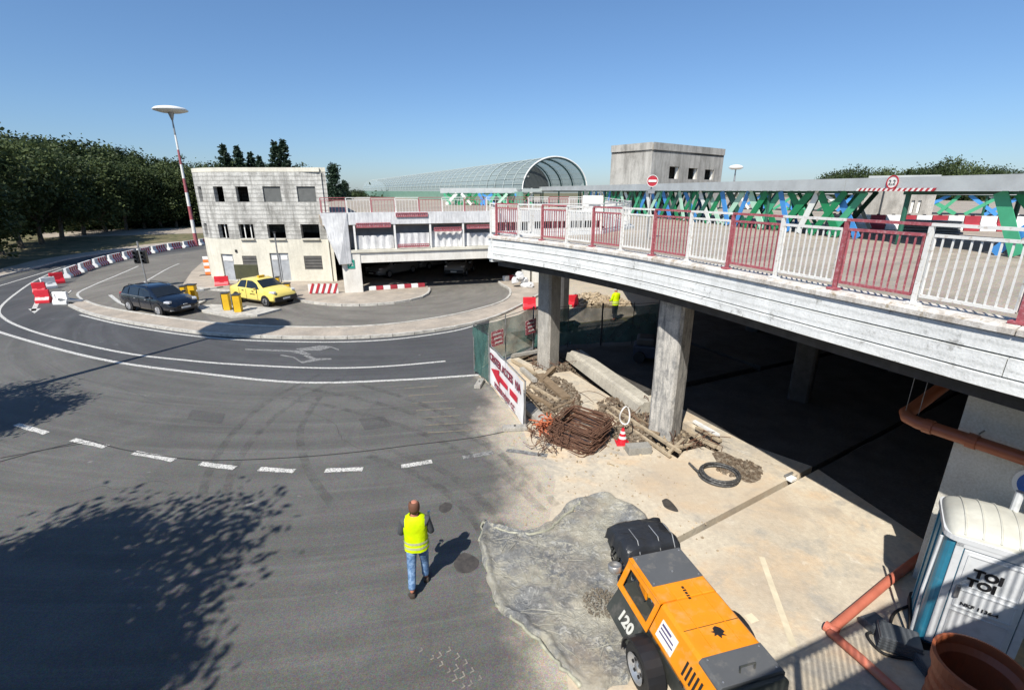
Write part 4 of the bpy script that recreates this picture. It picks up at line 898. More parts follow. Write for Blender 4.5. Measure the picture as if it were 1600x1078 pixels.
# ------------------------------------------------------------------ vehicles
def car(name, label, cat, loc, rz, col, kind, group=None, tx=False):
    body = mat('paint_'+name, col, .22, coat=.8, vary=.05, c2=tuple(min(1, c*.8+.03) for c in col), lo=.55, hi=.85)
    t = thing(name, label, cat, loc, rz, group)
    if kind == 'wagon':
        S = [(-2.36, .70, .40, .62, .70, .6), (-2.31, .80, .33, .86, .93, .6), (-2.22, .86, .30, .95, 1.03, .70), (-1.98, .885, .28, .97, 1.36, .62), (-1.6, .89, .26, .96, 1.44, .64), (-.6, .90, .25, .94, 1.49, .66),
             (.1, .90, .25, .93, 1.48, .66), (.45, .90, .25, .93, 1.42, .64), (1.18, .89, .25, .92, 1.0, .74), (1.5, .88, .26, .88, .955, .72), (1.98, .86, .28, .78, .86, .70), (2.22, .80, .30, .66, .73, .66), (2.36, .62, .36, .55, .60, .5)]
        wb0, wb1, r = -1.38, 1.35, .325; top_i, cowl = 7, 8; rt_ = (2, 3)
    else:
        S = [(-2.05, .66, .40, .62, .75, .6), (-1.99, .78, .33, .86, .97, .62), (-1.80, .83, .30, .96, 1.04, .70), (-1.45, .85, .28, .97, 1.12, .66), (-.95, .86, .26, .96, 1.46, .60), (-.4, .87, .25, .95, 1.53, .62),
             (.0, .87, .25, .94, 1.53, .62), (.35, .87, .25, .94, 1.46, .61), (1.02, .86, .25, .95, 1.06, .72), (1.3, .85, .26, .93, 1.02, .70), (1.75, .84, .28, .84, .93, .68), (1.95, .80, .30, .70, .78, .64), (2.05, .64, .36, .58, .64, .5)]
        wb0, wb1, r = -1.25, 1.3, .30; top_i, cowl = 7, 8; rt_ = (3, 4)
    mb = MB(); NP = 9
    for x, hw, zb, zl, zt, hr in S:
        half = [(0, zb), (hw*.86, zb), (hw*.985, zb+.1), (hw, (zb+zl)/2+.06), (hw*.965, zl), (hr+.02, zt-.055), (hr*.9, zt-.015), (hr*.5, zt+.004), (0, zt+.01)]
        mb.v += [(x, y, z) for y, z in half]+[(x, -y, z) for y, z in half[1:-1]][::-1]
    n = 2*NP-2
    for i in range(len(S)-1):
        for k in range(n): l = (k+1) % n; mb.f.append((i*n+k, i*n+l, (i+1)*n+l, (i+1)*n+k))
    mb.f.append(tuple(range(n))[::-1]); mb.f.append(tuple((len(S)-1)*n+k for k in range(n)))
    bo = mb.build('body', body, t, smooth=True); 
    md = bo.modifiers.new('b', 'EDGE_SPLIT'); md.split_angle = R(38)
    def sp(i, s, f):  # point on the greenhouse side between belt and roof at station i
        x, hw, zb, zl, zt, hr = S[i]; a = Vector((x, hw*.965*s, zl)); b = Vector((x, (hr+.02)*s, zt-.055)); return a.lerp(b, f)
    def glass(pts, nm):
        mb = MB(); c = sum(pts, Vector())/len(pts); mb.add(pts, [tuple(range(len(pts)))]); o = mb.build(nm, glass_dark, t); sf = o.modifiers.new('s', 'SOLIDIFY'); sf.thickness = .012; sf.offset = 0; return o
    wins = [(3, 4, .0, 1.), (4, 5, .0, 1.), (5, 7, .06, .5)] if kind == 'wagon' else [(4, 5, .0, 1.), (5, 7, .08, .6)]
    for s in (-1, 1):
        out = Vector((0, s*.012, .004))
        seq = [(-1.9, -1.3), (-1.22, -.32), (-.24, .62)] if kind == 'wagon' else [(-1.12, -.36), (-.28, .58)]
        for a, b in seq:
            def pt(x, f):
                for i in range(len(S)-1):
                    if S[i][0] <= x <= S[i+1][0]: return sp(i, s, f).lerp(sp(i+1, s, f), (x-S[i][0])/(S[i+1][0]-S[i][0]))+out
            fr = b > .3; rr = a < -1.0 if kind != 'wagon' else a < -1.7
            pts = [pt(a, .1), pt((a+b)/2, .1), pt(b+(.28 if fr else 0), .1)]+([pt(b-.05, .86)] if fr else [pt(b, .9)])+[pt((a+b)/2, .92), pt(a+(.2 if rr else 0), .88)]
            glass(pts, 'side_window')
        # mirrors, lights, handles
        m = MB().box((.72 if kind == 'wagon' else .62, s*.98, 1.0), (.12, .18, .12)).build('wing_mirror', body, t, bevel=.03)
        MB().box((S[-3][0]+.06, s*(S[-3][1]-.16), S[-3][3]+.01), (.34, .2, .12), rz=-s*.35).build('headlight', mat('headlamp', (.75, .77, .8), .1, .3), t, bevel=.03)
        MB().box((S[1][0]+.0, s*(S[1][1]-.12), S[1][3]-.02), (.08, .16, .3)).build('tail_light', red_plastic, t, bevel=.02)
        for wx in (wb0, wb1):
            MB().lathe([(0, 0), (r+.055, 0), (r+.055, .02), (0, .02)], 24, (wx, s*(.885 if kind == 'wagon' else .855)-(.01 if s > 0 else .01), r+.02), Matrix.Rotation(PI/2, 4, 'X')).build('wheel_arch', black_plastic, t)
            w = MB().lathe([(r*.62, -.1), (r*.93, -.1), (r, -.07), (r, .07), (r*.93, .1), (r*.62, .1)], 24, (wx, s*(.80 if kind == 'wagon' else .77), r), Matrix.Rotation(PI/2, 4, 'X')).build('wheel', black_rubber, t, smooth=True)
            rm = MB().lathe([(0, .0), (r*.64, .0), (r*.64, .03), (0, .045)], 16, (wx, s*(.90 if kind == 'wagon' else .87), r), Matrix.Rotation(-s*PI/2, 4, 'X')); 
            rm.build('rim', rim_mat, w, smooth=False)
            for q in range(5):
                a_ = q*2*PI/5; MB().beam(Vector((wx, s*.90+s*.045, r)), Vector((wx+math.cos(a_)*r*.6, s*.90+s*.035, r+math.sin(a_)*r*.6)), .03, .02).build('spoke', dark_metal if kind != 'wagon' else rim_mat, w)
    def roofp(i, f, s): x, hw, zb, zl, zt, hr = S[i]; return Vector((x, s*hr*f, zt))
    up = Vector((.012, 0, .014))
    a, b = S[top_i], S[cowl]
    L4 = lambda A, B, f: Vector((A[0]+(B[0]-A[0])*f, 0, A[4]+(B[4]-A[4])*f))
    for f0, f1, A, B, nm, d_ in ((.08, .97, a, b, 'windscreen', 1), (.1, .85, S[rt_[1]], S[rt_[0]], 'rear_window', -1)):
        p0 = L4(A, B, f0); p1 = L4(A, B, f1); w0 = A[5]*.93; w1 = (B[5])*.95
        off = Vector((d_*.014, 0, .016)); glass([p0+Vector((0, -w0, -.02))+off, p0+Vector((0, 0, .006))+off, p0+Vector((0, w0, -.02))+off, p1+Vector((0, w1, -.03))+off, p1+Vector((0, 0, .008))+off, p1+Vector((0, -w1, -.03))+off], nm)
    fx_ = S[-1][0]
    MB().box((fx_-.03, 0, .5), (.09, .95, .16)).build('grille', black_plastic, t, bevel=.02)
    MB().box((fx_-.06, 0, .34), (.14, 1.25, .1)).build('lower_intake', black_plastic, t, bevel=.02)
    MB().box((fx_+.03, 0, .46), (.02, .48, .1)).build('number_plate', white, t)
    MB().box((S[0][0]-.01, 0, .62), (.02, .48, .1)).build('number_plate', white, t)
    if kind == 'wagon':
        for s in (-1, 1): MB().tube([(-1.6, s*.58, 1.45), (-1.5, s*.58, 1.5), (.1, s*.58, 1.525), (.25, s*.58, 1.47)], .018, 6).build('roof_rail', dark_metal, t)
        for s in (-1, 1): MB().beam((-1.9, s*.905, .99), (.95, s*.915, .955), .015, .02).build('chrome_trim', rim_mat, t)
        MB().box((fx_+.0, 0, .62), (.03, .2, .05)).build('badge', rim_mat, t)
        for s in (-1, 1): MB().box((fx_-.1, s*.62, .37), (.12, .3, .05)).build('fog_trim', rim_mat, t)
    else:
        for s in (-1, 1):
            MB().box((fx_-.09, s*.58, .42), (.12, .16, .14)).build('fog_lamp', white_plastic, t, bevel=.02)
            MB().box((.25, s*.868, .66), (.45, .01, .05)).build('door_stripe', black_plastic, t)
            pass
        MB().box((fx_-.02, 0, .45), (.1, 1.5, .28)).build('bumper', black_plastic, t, bevel=.04)
        MB().tube([(-1.2, -.3, 1.4), (-1.35, -.3, 1.85)], .008, 4).build('aerial', black_plastic, t)
        if tx: MB().box((.05, 0, 1.59), (.16, .42, .1)).build('roof_sign', yellow_paint, t, bevel=.02)
    return t
def place_car(rear_px, front_px, **k):
    a = P(*rear_px); b = P(*front_px); d = (b-a); d.z = 0; d.normalize(); n = Vector((-d.y, d.x, 0)); c = (a+b)/2+n*(.8)
    return c, math.atan2(d.y, d.x)
c_, a_ = place_car((207, 486), (252, 494)); car('estate_car', 'dark blue estate car waiting at the entrance barrier gate', 'car', c_, a_, (.004, .007, .014), 'wagon')
f_ = P(418, 479); a2 = R(-27); d = Vector((math.cos(a2), math.sin(a2), 0)); c_ = f_-d*1.3+Vector((-d.y, d.x, 0))*.77
car('taxi', 'yellow taxi with black bumper standing between the yellow gate posts', 'taxi', c_, a2, (.8, .64, .16), 'sedan', tx=True)
q = P(716, 432); car('parked_car', 'light grey car seen end on, deep inside the dark garage mouth', 'car', (q.x, q.y+1.5, 0), R(-98), (.3, .3, .3), 'sedan')
q = P(600, 446); car('parked_car', 'dark car parked in the shade just behind the garage mouth barrier', 'car', (q.x-.4, q.y+4.6, 0), R(-120), (.02, .02, .03), 'wagon')
q = P(640, 438); car('parked_car', 'blue grey car parked behind the dark one in the garage shade', 'car', (q.x+.6, q.y+6.6, 0), R(-120), (.05, .06, .07), 'wagon')
# ------------------------------------------------------------------ street furniture on the left
def box_block(px, py, name, label, m, L=1.0, h=.75, rz=0, cat='barrier', group=None):
    p = P(px, py); t = thing(name, label, cat, p, rz, group); jersey('b', m, L, h, .45).build('shell', m, t, bevel=.03)
    MB().box((0, -.0, h*.5), (L*.3, .25, .06)).build('hand_slot', m, t); MB().lathe([(0, 0), (.06, 0), (.06, .03), (0, .03)], 10, (L*.3, 0, h)).build('filler_cap', black_plastic, t); return t
chain = [(102, 436), (124, 427), (146, 419), (169, 412), (192, 406.5), (214, 401), (236, 396.5), (261, 391.5), (285, 388), (310, 384)]
for i, (px, py) in enumerate(chain):
    p = P(px, py); q = P(*chain[min(i+1, 9)]) if i < 9 else p+(p-P(*chain[8])); d = q-p; ang = math.atan2(d.y, d.x); L = min(d.length*.80, 2.3)
    t = thing('road_barrier', 'white road barrier with red stripes, %s of the curving row from its red near end' % ORD[i], 'barrier', p+d*.5, ang, 'striped barriers curving along the ring lane')
    jersey('b', None, L, .76, .5).build('shell', white_plastic, t, bevel=.02)
    n = 4; w = L/9
    for k in range(n):
        for s in (-1, 1):
            x = -L/2+w*(2.6+k*1.65); prof = [(-s*.262, .03), (-s*.262, .19), (-s*.115, .38), (-s*.096, .75)]
            mb = MB(); mb.v = [(x+dx, y, z) for dx in (0, w*.85) for y, z in prof]+[(x+dx, y*.6, z) for dx in (0, w*.85) for y, z in prof]
            mb.f = [(0, 1, 5, 4), (1, 2, 6, 5), (2, 3, 7, 6), (0, 8, 9, 1), (1, 9, 10, 2), (2, 10, 11, 3), (4, 5, 13, 12), (5, 6, 14, 13), (6, 7, 15, 14), (3, 11, 15, 7)]
            mb.build('red_stripe', red_plastic, t)
box_block(91, 443, 'barrier_block', 'red plastic barrier block at the head of the striped row', red_plastic, .8, .8, .9)
box_block(78, 451, 'barrier_block', 'pale grey plastic barrier block between the red ones', white_plastic, .8, .8, 1.1)
box_block(64, 459, 'barrier_block', 'upper of the two red blocks at the lane split', red_plastic, .7, .75, .5)
box_block(70, 473, 'barrier_block', 'nearest red plastic block at the lane split', red_plastic, .75, .8, .3)
box_block(98, 475, 'barrier_block', 'white plastic block beside the island nose', white_plastic, .8, .75, .1)
p = P(113, 474); t = thing('road_sign_block', 'toppled grey traffic sign base on the island nose', 'sign base', p, .4)
MB().box((0, 0, .2), (1.1, .5, .12), m=Matrix.Rotation(.25, 4, 'Y')).build('base', metal_grey, t); MB().tube([(-.6, 0, .15), (.1, .1, .75)], .04, 6).build('post', metal_grey, t); MB().box((-.5, .1, .35), (.5, .05, .5), rz=.4).build('plate', metal_grey, t)
box_block(348, 448, 'barrier_block', 'small red plastic block on the pavement by the office block door', red_plastic, .9, .75, .3)
# traffic light
p = P(231, 450); t = thing('traffic_light', 'twin black traffic light heads on a thin pole behind the dark estate car', 'traffic light', p)
MB().tube([(0, 0, 0), (0, 0, 3.2)], .055, 8).build('pole', metal_grey, t); MB().box((0, 0, .1), (.4, .4, .2)).build('foot', kerb_m, t)
for s in (-1, 1):
    h = MB().box((s*.26, 0, 2.15), (.34, .24, .9)).build('signal_head', black_plastic, t, bevel=.03)
    for k in range(3): MB().lathe([(0, 0), (.1, 0), (.11, .08), (.12, .08), (.12, -.01), (0, -.01)], 12, (s*.26, -.12, 1.88+k*.27), Matrix.Rotation(PI/2, 4, 'X')).build('lens', dark_metal, h)
def ticket(px, py, label, rz, w=.34, h=.95, dark=False):
    p = P(px, py); t = thing('ticket_post', label, 'ticket machine', (p.x, p.y, .11), rz)
    MB().box((0, 0, h/2), (w, .36, h)).build('cabinet', yellow_paint, t, bevel=.03); MB().box((-w/2-.02, 0, h*.5), (.03, .34, h*.9)).build('front_plate', dark_metal if dark else black_plastic, t, bevel=.01)
    MB().box((-w/2-.045, 0, h*.75), (.02, .2, .22)).build('display', metal_grey, t); MB().box((0, 0, h+.02), (w+.06, .42, .05)).build('lid', dark_metal, t, bevel=.01); return t
ticket(303, 472, 'yellow ticket machine with dark front beside the estate car bonnet', .1, .5, .95, True)
ticket(292, 476, 'dark ticket reader post between estate car and yellow machine', .1, .26, 1.0, True)
ticket(357, 487, 'yellow ticket post at the left end of the gate island', .2)
ticket(374, 490, 'yellow ticket post nearest the camera on the gate island', .2, .36, .95)
ticket(451, 468, 'yellow gate cabinet beside the taxi bonnet', .2, .38, .9); ticket(437, 458, 'narrow dark yellow post behind the taxi by the door', .2, .2, .95, True)
p0 = PY(312, 478, 27.6); p1 = PY(390, 462, 30); t = thing('gate_arm', 'thin white boom of the entrance gate reaching right from the yellow machine', 'gate arm', (p0.x, p0.y, .9))
for k in range(8):
    a = Vector(p0).lerp(p1, k/8); b_ = Vector(p0).lerp(p1, (k+1)/8); a.z = b_.z = .95; MB().beam(a, b_, .05, .09).build('boom_section', white if k % 2 == 0 else metal_grey, t, True)
p = P(390, 452); t = thing('info_board', 'dark olive information board standing behind the taxi roof', 'board', p)
MB().box((0, 0, 1.2), (1.6, .08, 1.0)).build('panel', mat('olive_board', (.07, .07, .035), .5), t, bevel=.02)
for s in (-1, 1): MB().tube([(s*.7, .04, 0), (s*.7, .04, 1.6)], .03, 6).build('post', metal_grey, t)
p = P(443, 462); t = thing('lamp_post', 'slim grey post rising in front of the steel double door', 'post', p); MB().tube([(0, 0, 0), (0, 0, 4.0)], .045, 8).build('pole', metal_grey, t); MB().box((0, 0, 4.0), (.1, .16, .1)).build('camera_head', black_plastic, t)
p = P(326, 432); t = thing('traffic_beacon', 'orange and white striped beacon on a rubber base by the rounded office corner', 'beacon', p, .3)
MB().box((0, 0, .06), (1.2, .4, .12)).build('base', black_rubber, t, bevel=.02)
for k in range(6): MB().box((0, 0, .25+k*.24), (.36, .06, .235)).build('stripe', mat('beacon_orange', (.8, .2, .04), .5) if k % 2 == 0 else white_plastic, t)
p2 = P(505, 462)
def figure(t, h, vest, trousers, shirt, walk=.22, skinc=(.5, .27, .18), hairc=(.14, .06, .035), face_away=True, arm_bend=True, hair=True, arms_fwd=.25):
    """standing or walking adult, faces +y"""
    k = h/1.75; V = []; E = []; Rr = []
    def v(x, y, z, r, par=None):
        V.append((x*k, y*k, z*k)); Rr.append((r[0]*k, r[1]*k) if isinstance(r, tuple) else r*k)
        if par is not None: E.append((par, len(V)-1))
        return len(V)-1
    sk = mat('skin_tone', skinc, .55, vary=.1)
    pel = v(0, 0, .95, (.16, .12)); wa = v(0, 0, 1.08, (.145, .105), pel); ch = v(0, 0, 1.28, (.15, .10), wa); sh = v(0, 0, 1.40, (.10, .07), ch); nk = v(0, .0, 1.5, .055, sh); 
    hd0 = v(0, .03, 1.585, (.075, .085), nk); hd1 = v(0, .02, 1.68, (.078, .095), hd0); v(0, .015, 1.735, (.05, .06), hd1)
    for s in (-1, 1):
        st = walk*s
        hp = v(s*.095, 0, .9, (.095, .1), pel); kn = v(s*.1, st*.55+.03, .5, .05, hp); an = v(s*.1, st*1.0-(.02 if s > 0 else .06), .1+(.04 if s < 0 else 0), .036, kn); v(s*.105, st+.13, .045+(.0 if s > 0 else .015), (.038, .035), an)
        so = v(s*.175, 0, 1.38, .045, sh); el = v(s*.25, -.02+arms_fwd*.2, 1.13, .042, so); wr = v(s*.22, arms_fwd, 1.03 if arm_bend else .88, .032, el); v(s*.18, arms_fwd+.08, 1.05 if arm_bend else .8, .03, wr)
    body = skin('body', V, E, Rr, sk, t, 2)
    # shirt and trousers as closed shells over the body
    def shell(name, vs, es, rs, m): return skin(name, [(x*k, y*k, z*k) for x, y, z in vs], es, [(r[0]*k, r[1]*k) if isinstance(r, tuple) else r*k for r in rs], m, t, 2)
    tv = [(0, 0, .98), (0, 0, .9)]; te = [(0, 1)]; tr_ = [(.17, .13), (.165, .13)]
    for s in (-1, 1):
        st = walk*s; ay = st*1.0-(.02 if s > 0 else .06); az = .1+(.04 if s < 0 else 0); kn_ = Vector((s*.1, st*.55+.03, .5)); an_ = Vector((s*.1, ay, az)); md_ = kn_.lerp(an_, .55); b = len(tv); tv += [(s*.095, 0, .84), tuple(kn_), tuple(md_), tuple(kn_.lerp(an_, .93))]; te += [(1, b), (b, b+1), (b+1, b+2), (b+2, b+3)]; tr_ += [(.1, .105), .078, .07, .068]
    shell('trousers', tv, te, tr_, trousers)
    sv = [(0, 0, .98), (0, 0, 1.1), (0, 0, 1.28), (0, 0, 1.42), (0, 0, 1.47)]; se = [(0, 1), (1, 2), (2, 3), (3, 4)]; sr = [(.172, .13), (.165, .12), (.19, .135), (.16, .115), (.085, .075)]
    for s in (-1, 1):
        b = len(sv); sv += [(s*.185, 0, 1.39), (s*.25, -.02+arms_fwd*.2, 1.13), (s*.235, arms_fwd*.8, 1.045 if arm_bend else .92)]; se += [(3, b), (b, b+1), (b+1, b+2)]; sr += [.08, .06, .05]
    shell('shirt', sv, se, sr, shirt)
    prof = [(.205, .16, .86), (.195, .155, 1.0), (.19, .145, 1.1), (.2, .15, 1.25), (.205, .15, 1.36), (.19, .135, 1.43), (.12, .1, 1.485), (.085, .08, 1.5)]
    mb = MB(); n = 24
    for rx, ry, z in prof:
        for q in range(n): a = 2*PI*q/n; w = 1+.02*math.sin(5*a+z*9)+.018*math.sin(11*a-z*25); sx_ = math.copysign(abs(math.cos(a))**.8, math.cos(a)); mb.v.append((rx*sx_*w*k, ry*math.sin(a)*w*k, z*k))
    for i in range(len(prof)-1):
        for q in range(n): mb.f.append((i*n+q, i*n+(q+1) % n, (i+1)*n+(q+1) % n, (i+1)*n+q))
    vo = mb.build('vest', vest, t, smooth=True)
    refl = mat('reflective_band', (.5, .52, .3), .35)
    for z, rx, ry in ((1.03, .2, .157), (.94, .204, .16)):
        mb = MB()
        for zz in (z-.022, z+.022):
            for q in range(n): a = 2*PI*q/n; sx_ = math.copysign(abs(math.cos(a))**.8, math.cos(a)); w = 1+.02*math.sin(5*a+z*9); mb.v.append((rx*1.02*sx_*k*w, ry*1.025*math.sin(a)*k*w, zz*k))
        mb.f = [(q, (q+1) % n, (q+1) % n+n, q+n) for q in range(n)]; mb.build('reflective_strip', refl, vo)
    for s in (-1, 1):
        o = MB().box((s*.105*k, (walk*s+.06)*k, .045*k), (.095*k, .27*k, .09*k)).build('shoe', mat('brown_shoe', (.06, .045, .035), .6), t, bevel=.03*k)
        hx, hy, hz_ = s*.17, arms_fwd+.1, (1.05 if arm_bend else .78)
        for f_i in range(4): MB().tube([((hx+(f_i-1.5)*.016)*k, hy*k, hz_*k), ((hx+(f_i-1.5)*.018)*k, (hy+.045)*k, (hz_+.012)*k), ((hx+(f_i-1.5)*.018)*k, (hy+.06-.004*abs(f_i-1))*k, (hz_-.02)*k)], .0085*k, 5).build('finger', sk, t)
        MB().tube([((hx-s*.02)*k, (hy-.03)*k, hz_*k), ((hx-s*.045)*k, (hy+.005)*k, (hz_+.02)*k)], .01*k, 5).build('thumb', sk, t)
    for s in (-1, 1):
        MB().lathe([(0, -.01), (.018, -.008), (.02, .0), (.014, .01), (0, .012)], 8, (s*.083*k, .01*k, 1.62*k), Matrix.Diagonal((.5, 1, 1.5, 1))).build('ear', sk, t, smooth=True)
        MB().lathe([(0, -.01), (.01, 0), (0, .01)], 8, (s*.03*k, .105*k, 1.635*k)).build('eye', black_plastic, t)
    MB().tube([(0, .1*k, 1.63*k), (0, .13*k, 1.595*k), (0, .11*k, 1.59*k)], [.008*k, .014*k, .01*k], 6).build('nose', sk, t)
    MB().box((0, .107*k, 1.56*k), (.045*k, .01*k, .01*k)).build('mouth', mat('lip', (.35, .12, .1), .5), t)
    if hair:  # ring of short hair, bald on top
        mb = MB(); n = 18
        rows = [(1.565, 1.02), (1.62, 1.10), (1.675, 1.10), (1.715, .98), (1.742, .74)]
        for z, f in rows:
            for q in range(n+1): a = PI*.98+PI*1.04*q/n; mb.v.append((.083*f*math.cos(a)*k, (.012+.1*f*math.sin(a))*k, z*k))
        for i in range(4):
            for q in range(n): mb.f.append((i*(n+1)+q, i*(n+1)+q+1, (i+1)*(n+1)+q+1, (i+1)*(n+1)+q))
        o = mb.build('hair', mat('brown_hair', hairc, .8), t, smooth=True); sf = o.modifiers.new('s', 'SOLIDIFY'); sf.thickness = .014*k
    else:
        MB().lathe([(.1*k, 0), (.105*k, .03*k), (.09*k, .09*k), (.05*k, .125*k), (0, .13*k)], 14, (0, .02*k, 1.64*k)).build('helmet', white_plastic, t, smooth=True)
hv = mat('hi_vis_yellow', (.60, .80, .0), .65, vary=.2, bump=.9, bscale=7, scale=6); hv.node_tree.nodes['Principled BSDF'].inputs['Specular IOR Level'].default_value = .2
jeans = mat('blue_jeans', (.08, .17, .34), .85, c2=(.22, .34, .52), lo=.45, hi=.62, scale=7, vary=.3, bump=1.0, bscale=9); dk_shirt = mat('dark_shirt', (.07, .075, .085), .85)
orange_v = mat('orange_vest', (.8, .2, .04), .6)
mp_ = P(656, 918); man = thing('person', 'man in yellow hi-vis vest and blue jeans walking away across the asphalt', 'person', (mp_.x, mp_.y, 0), R(6))
figure(man, 1.74, hv, jeans, dk_shirt, .17, skinc=(.48, .2, .13), arms_fwd=.24)
pw = MB().tube([(.2, .33, 1.1), (.2, .35, 1.28)], .03, 8).build('held_cup', white, None); tag(pw, 'small white cup held up by the walking man', 'cup'); pw.location = man.location; pw.rotation_euler = man.rotation_euler; 
wk = Vector((5.35, 24.4, 0)); t = thing('person', 'worker in yellow hi-vis vest standing under the bridge behind the green fence', 'person', wk, R(30))
figure(t, 1.76, hv, mat('dark_trousers', (.04, .04, .05), .8), hv, .04, hair=False)
# striped boards on the pavement, garage mouth barriers
p = P(506, 461); t = thing('striped_board', 'red and white slanted striped board on the pavement before the office block', 'barrier board', p, .05)
for k in range(5):
    MB().beam((-.85+k*.38, 0, .1), (-.6+k*.38, 0, .75), .14, .04, Vector((0, 1, 0))).build('stripe', red if k % 2 == 0 or True else white, t)
MB().box((0, .03, .42), (1.9, .02, .6)).build('board', white, t); MB().box((0, .1, .05), (1.6, .35, .1)).build('foot', metal_grey, t)
a = P(577, 456); b_ = P(664, 450); n = 8
t = thing('long_barrier', 'low red and white striped barrier across the left part of the garage mouth', 'barrier', a)
for k in range(n): MB().beam(a.lerp(b_, k/n)+Vector((0, 0, .22)), a.lerp(b_, (k+.985)/n)+Vector((0, 0, .22)), .25, .26).build('barrier_segment', white_plastic if k % 2 == 0 else redb, t, True, bevel=.03)
a = P(787, 441); b_ = P(815, 437); t = thing('long_barrier', 'short red and white striped barrier at the right side of the garage mouth', 'barrier', a)
for k in range(4): MB().beam(a.lerp(b_, k/4)+Vector((0, 0, .25)), a.lerp(b_, (k+.985)/4)+Vector((0, 0, .25)), .3, .42).build('barrier_segment', white_plastic if k % 2 == 0 else redb, t, True, bevel=.03)
ps = fp(1.55, .07, 1.95); t = thing('parking_sign', 'small green sign on the cream pier left of the garage mouth', 'sign', ps)
MB().beam(ps-fd*.22, ps+fd*.22, .03, .55).build('plate', mat('green_sign', (.03, .3, .22), .5), t, True)
text('P2', .3, white, t, ps+fn*.03+Vector((0, 0, -.1)), fd, (0, 0, 1))
box_block(827, 483, 'barrier_block', 'red plastic block on the kerb left of the near bridge column', red_plastic, .75, .7, .1)
box_block(893, 479, 'barrier_block', 'red plastic block seen between the bridge columns', red_plastic, .75, .7, .2)
def cone(p, label, h=.7, group=None):
    t = thing('traffic_cone', label, 'traffic cone', p, 0, group); MB().box((0, 0, .02), (.36, .36, .04)).build('foot', red_plastic, t, bevel=.01)
    zs = [0, .28, .45, .62, .78, 1]; 
    for i in range(5): MB().lathe([(.14-.11*zs[i], .04+zs[i]*h), (.14-.11*zs[i+1], .04+zs[i+1]*h-.002)], 14).build('band', (red_plastic, white_plastic)[i % 2], t)
    return t
t = cone(P(972, 692), 'small red and white cone with a loop of white hose on its top', .42)
hs_ = MB(); c0_ = Vector(P(972, 690))
hs_.tube([c0_+Vector((.02+.13*math.cos(a), .05*math.sin(2*a), .78+.26*math.sin(a))) for a in [2*PI*k/18 for k in range(18)]], .02, 6, closed=True)
tag(hs_.build('hose_loop', white_plastic), 'looped white hose hanging on the small striped cone', 'hose')
p = P(808, 450); t = thing('rubbish_heap', 'crumpled white sacks and net at the foot of the white garage pier', 'sacks', p)
for i in range(6):
    me = bpy.data.meshes.new('sack'); bm = bmesh.new(); bmesh.ops.create_icosphere(bm, subdivisions=2, radius=.3)
    rg = random.Random(i)
    for v_ in bm.verts: v_.co *= rg.uniform(.75, 1.15); v_.co.z *= .8
    bm.to_mesh(me); bm.free(); me.materials.append(netting); o = inst(me, 'sack', t, (rg.uniform(-.3, 1.0), rg.uniform(-.5, .5), .25+.3*(i % 3)))
# sunlit rubble heap beyond the columns
def heap(name, label, c, rx, ry, h, m, n, sz, seed, cat='rubble'):
    rg = random.Random(seed); mb = MB()
    for i in range(n):
        a = rg.uniform(0, 2*PI); r_ = math.sqrt(rg.random()); x = rx*r_*math.cos(a); y = ry*r_*math.sin(a); z = h*(1-r_)*rg.uniform(.5, 1)
        s = sz*rg.uniform(.4, 1.3); mb.box((c[0]+x, c[1]+y, c[2]+z), (s, s*rg.uniform(.5, 1), s*rg.uniform(.3, .8)), m=Euler((rg.uniform(0, 3), rg.uniform(0, 3), rg.uniform(0, 3))).to_matrix().to_4x4())
    o = mb.build(name, m); tag(o, label, cat); o['kind'] = 'stuff'; return o
beige_r = mat('beige_rubble', (.45, .36, .24), .9, c2=(.3, .24, .17), fine=.3, bscale=10)
heap('rubble_heap', 'sunlit beige earth and rubble heap under the far side of the bridge', (4.6, 28.5, 0), 2.6, 1.2, .7, beige_r, 500, .25, 3)
heap('trench_rubble', 'dark broken soil and stones in the trench round the near column', (4.4, 12.2, -.3), 1.0, 1.3, .25, soil, 900, .1, 4)
heap('trench_rubble', 'broken soil and stones in the trench round the far column', (1.5, 17.9, -.3), 1.0, 1.2, .25, soil, 700, .12, 5)
heap('gravel_strip', 'brown gravel strip filled in beside the black hose coil', (5.55, 10.35, 0), .55, .45, .05, soil, 500, .07, 6)
heap('site_debris', 'scattered small chips of concrete round the rebar pile', (2.4, 12.2, 0), 2.6, 1.8, .03, beige_r, 260, .07, 7)
heap('site_debris', 'scattered chips and crumbs on the floor before the machine', (2.2, 8.6, 0), 2.2, 1.9, .01, beige_r, 160, .04, 8)
# ------------------------------------------------------------------ concrete beam, timbers, rebar
ba = P(884, 562); bb_ = P(1000, 652); bd = (bb_-ba).normalized(); br = Vector((bd.y, -bd.x, 0)); br = br if br.x > 0 else -br
t = thing('concrete_beam', 'long pale precast concrete beam lying beside the trench between the columns', 'concrete beam', ba)
prof = [(0, 0), (.05, .30), (.18, .30), (.24, .36), (.66, .36), (.66, 0)]
mb = MB(); mb.v = [tuple(p+br*o+Vector((0, 0, z))) for p in (ba, bb_-bd*.2) for o, z in prof]; n = 6
mb.f = [tuple(range(n)), tuple(range(n, 2*n))[::-1]]+[(k, k+n, (k+1) % n+n, (k+1) % n) for k in range(n)]; beamc = weathered('beam_concrete', (.46, .43, .36), (.28, .26, .22), 1.5, .7); mb.build('beam', beamc, t, True)
for k, f in enumerate((.04, .93)):
    c_ = ba.lerp(bb_, f)+br*.42+Vector((0, 0, .35)); MB().tube([c_-bd*.12, c_-bd*.1+Vector((0, 0, .1)), c_+bd*.1+Vector((0, 0, .1)), c_+bd*.12], .015, 5).build('lifting_eye', rust, t, True)
def plank(a, b, w, h, m, name, label, cat, z=None, group=None):
    a = Vector(a); b = Vector(b); o = MB().beam(a, b, w, h).build(name, m); return tag(o, label, cat, group)
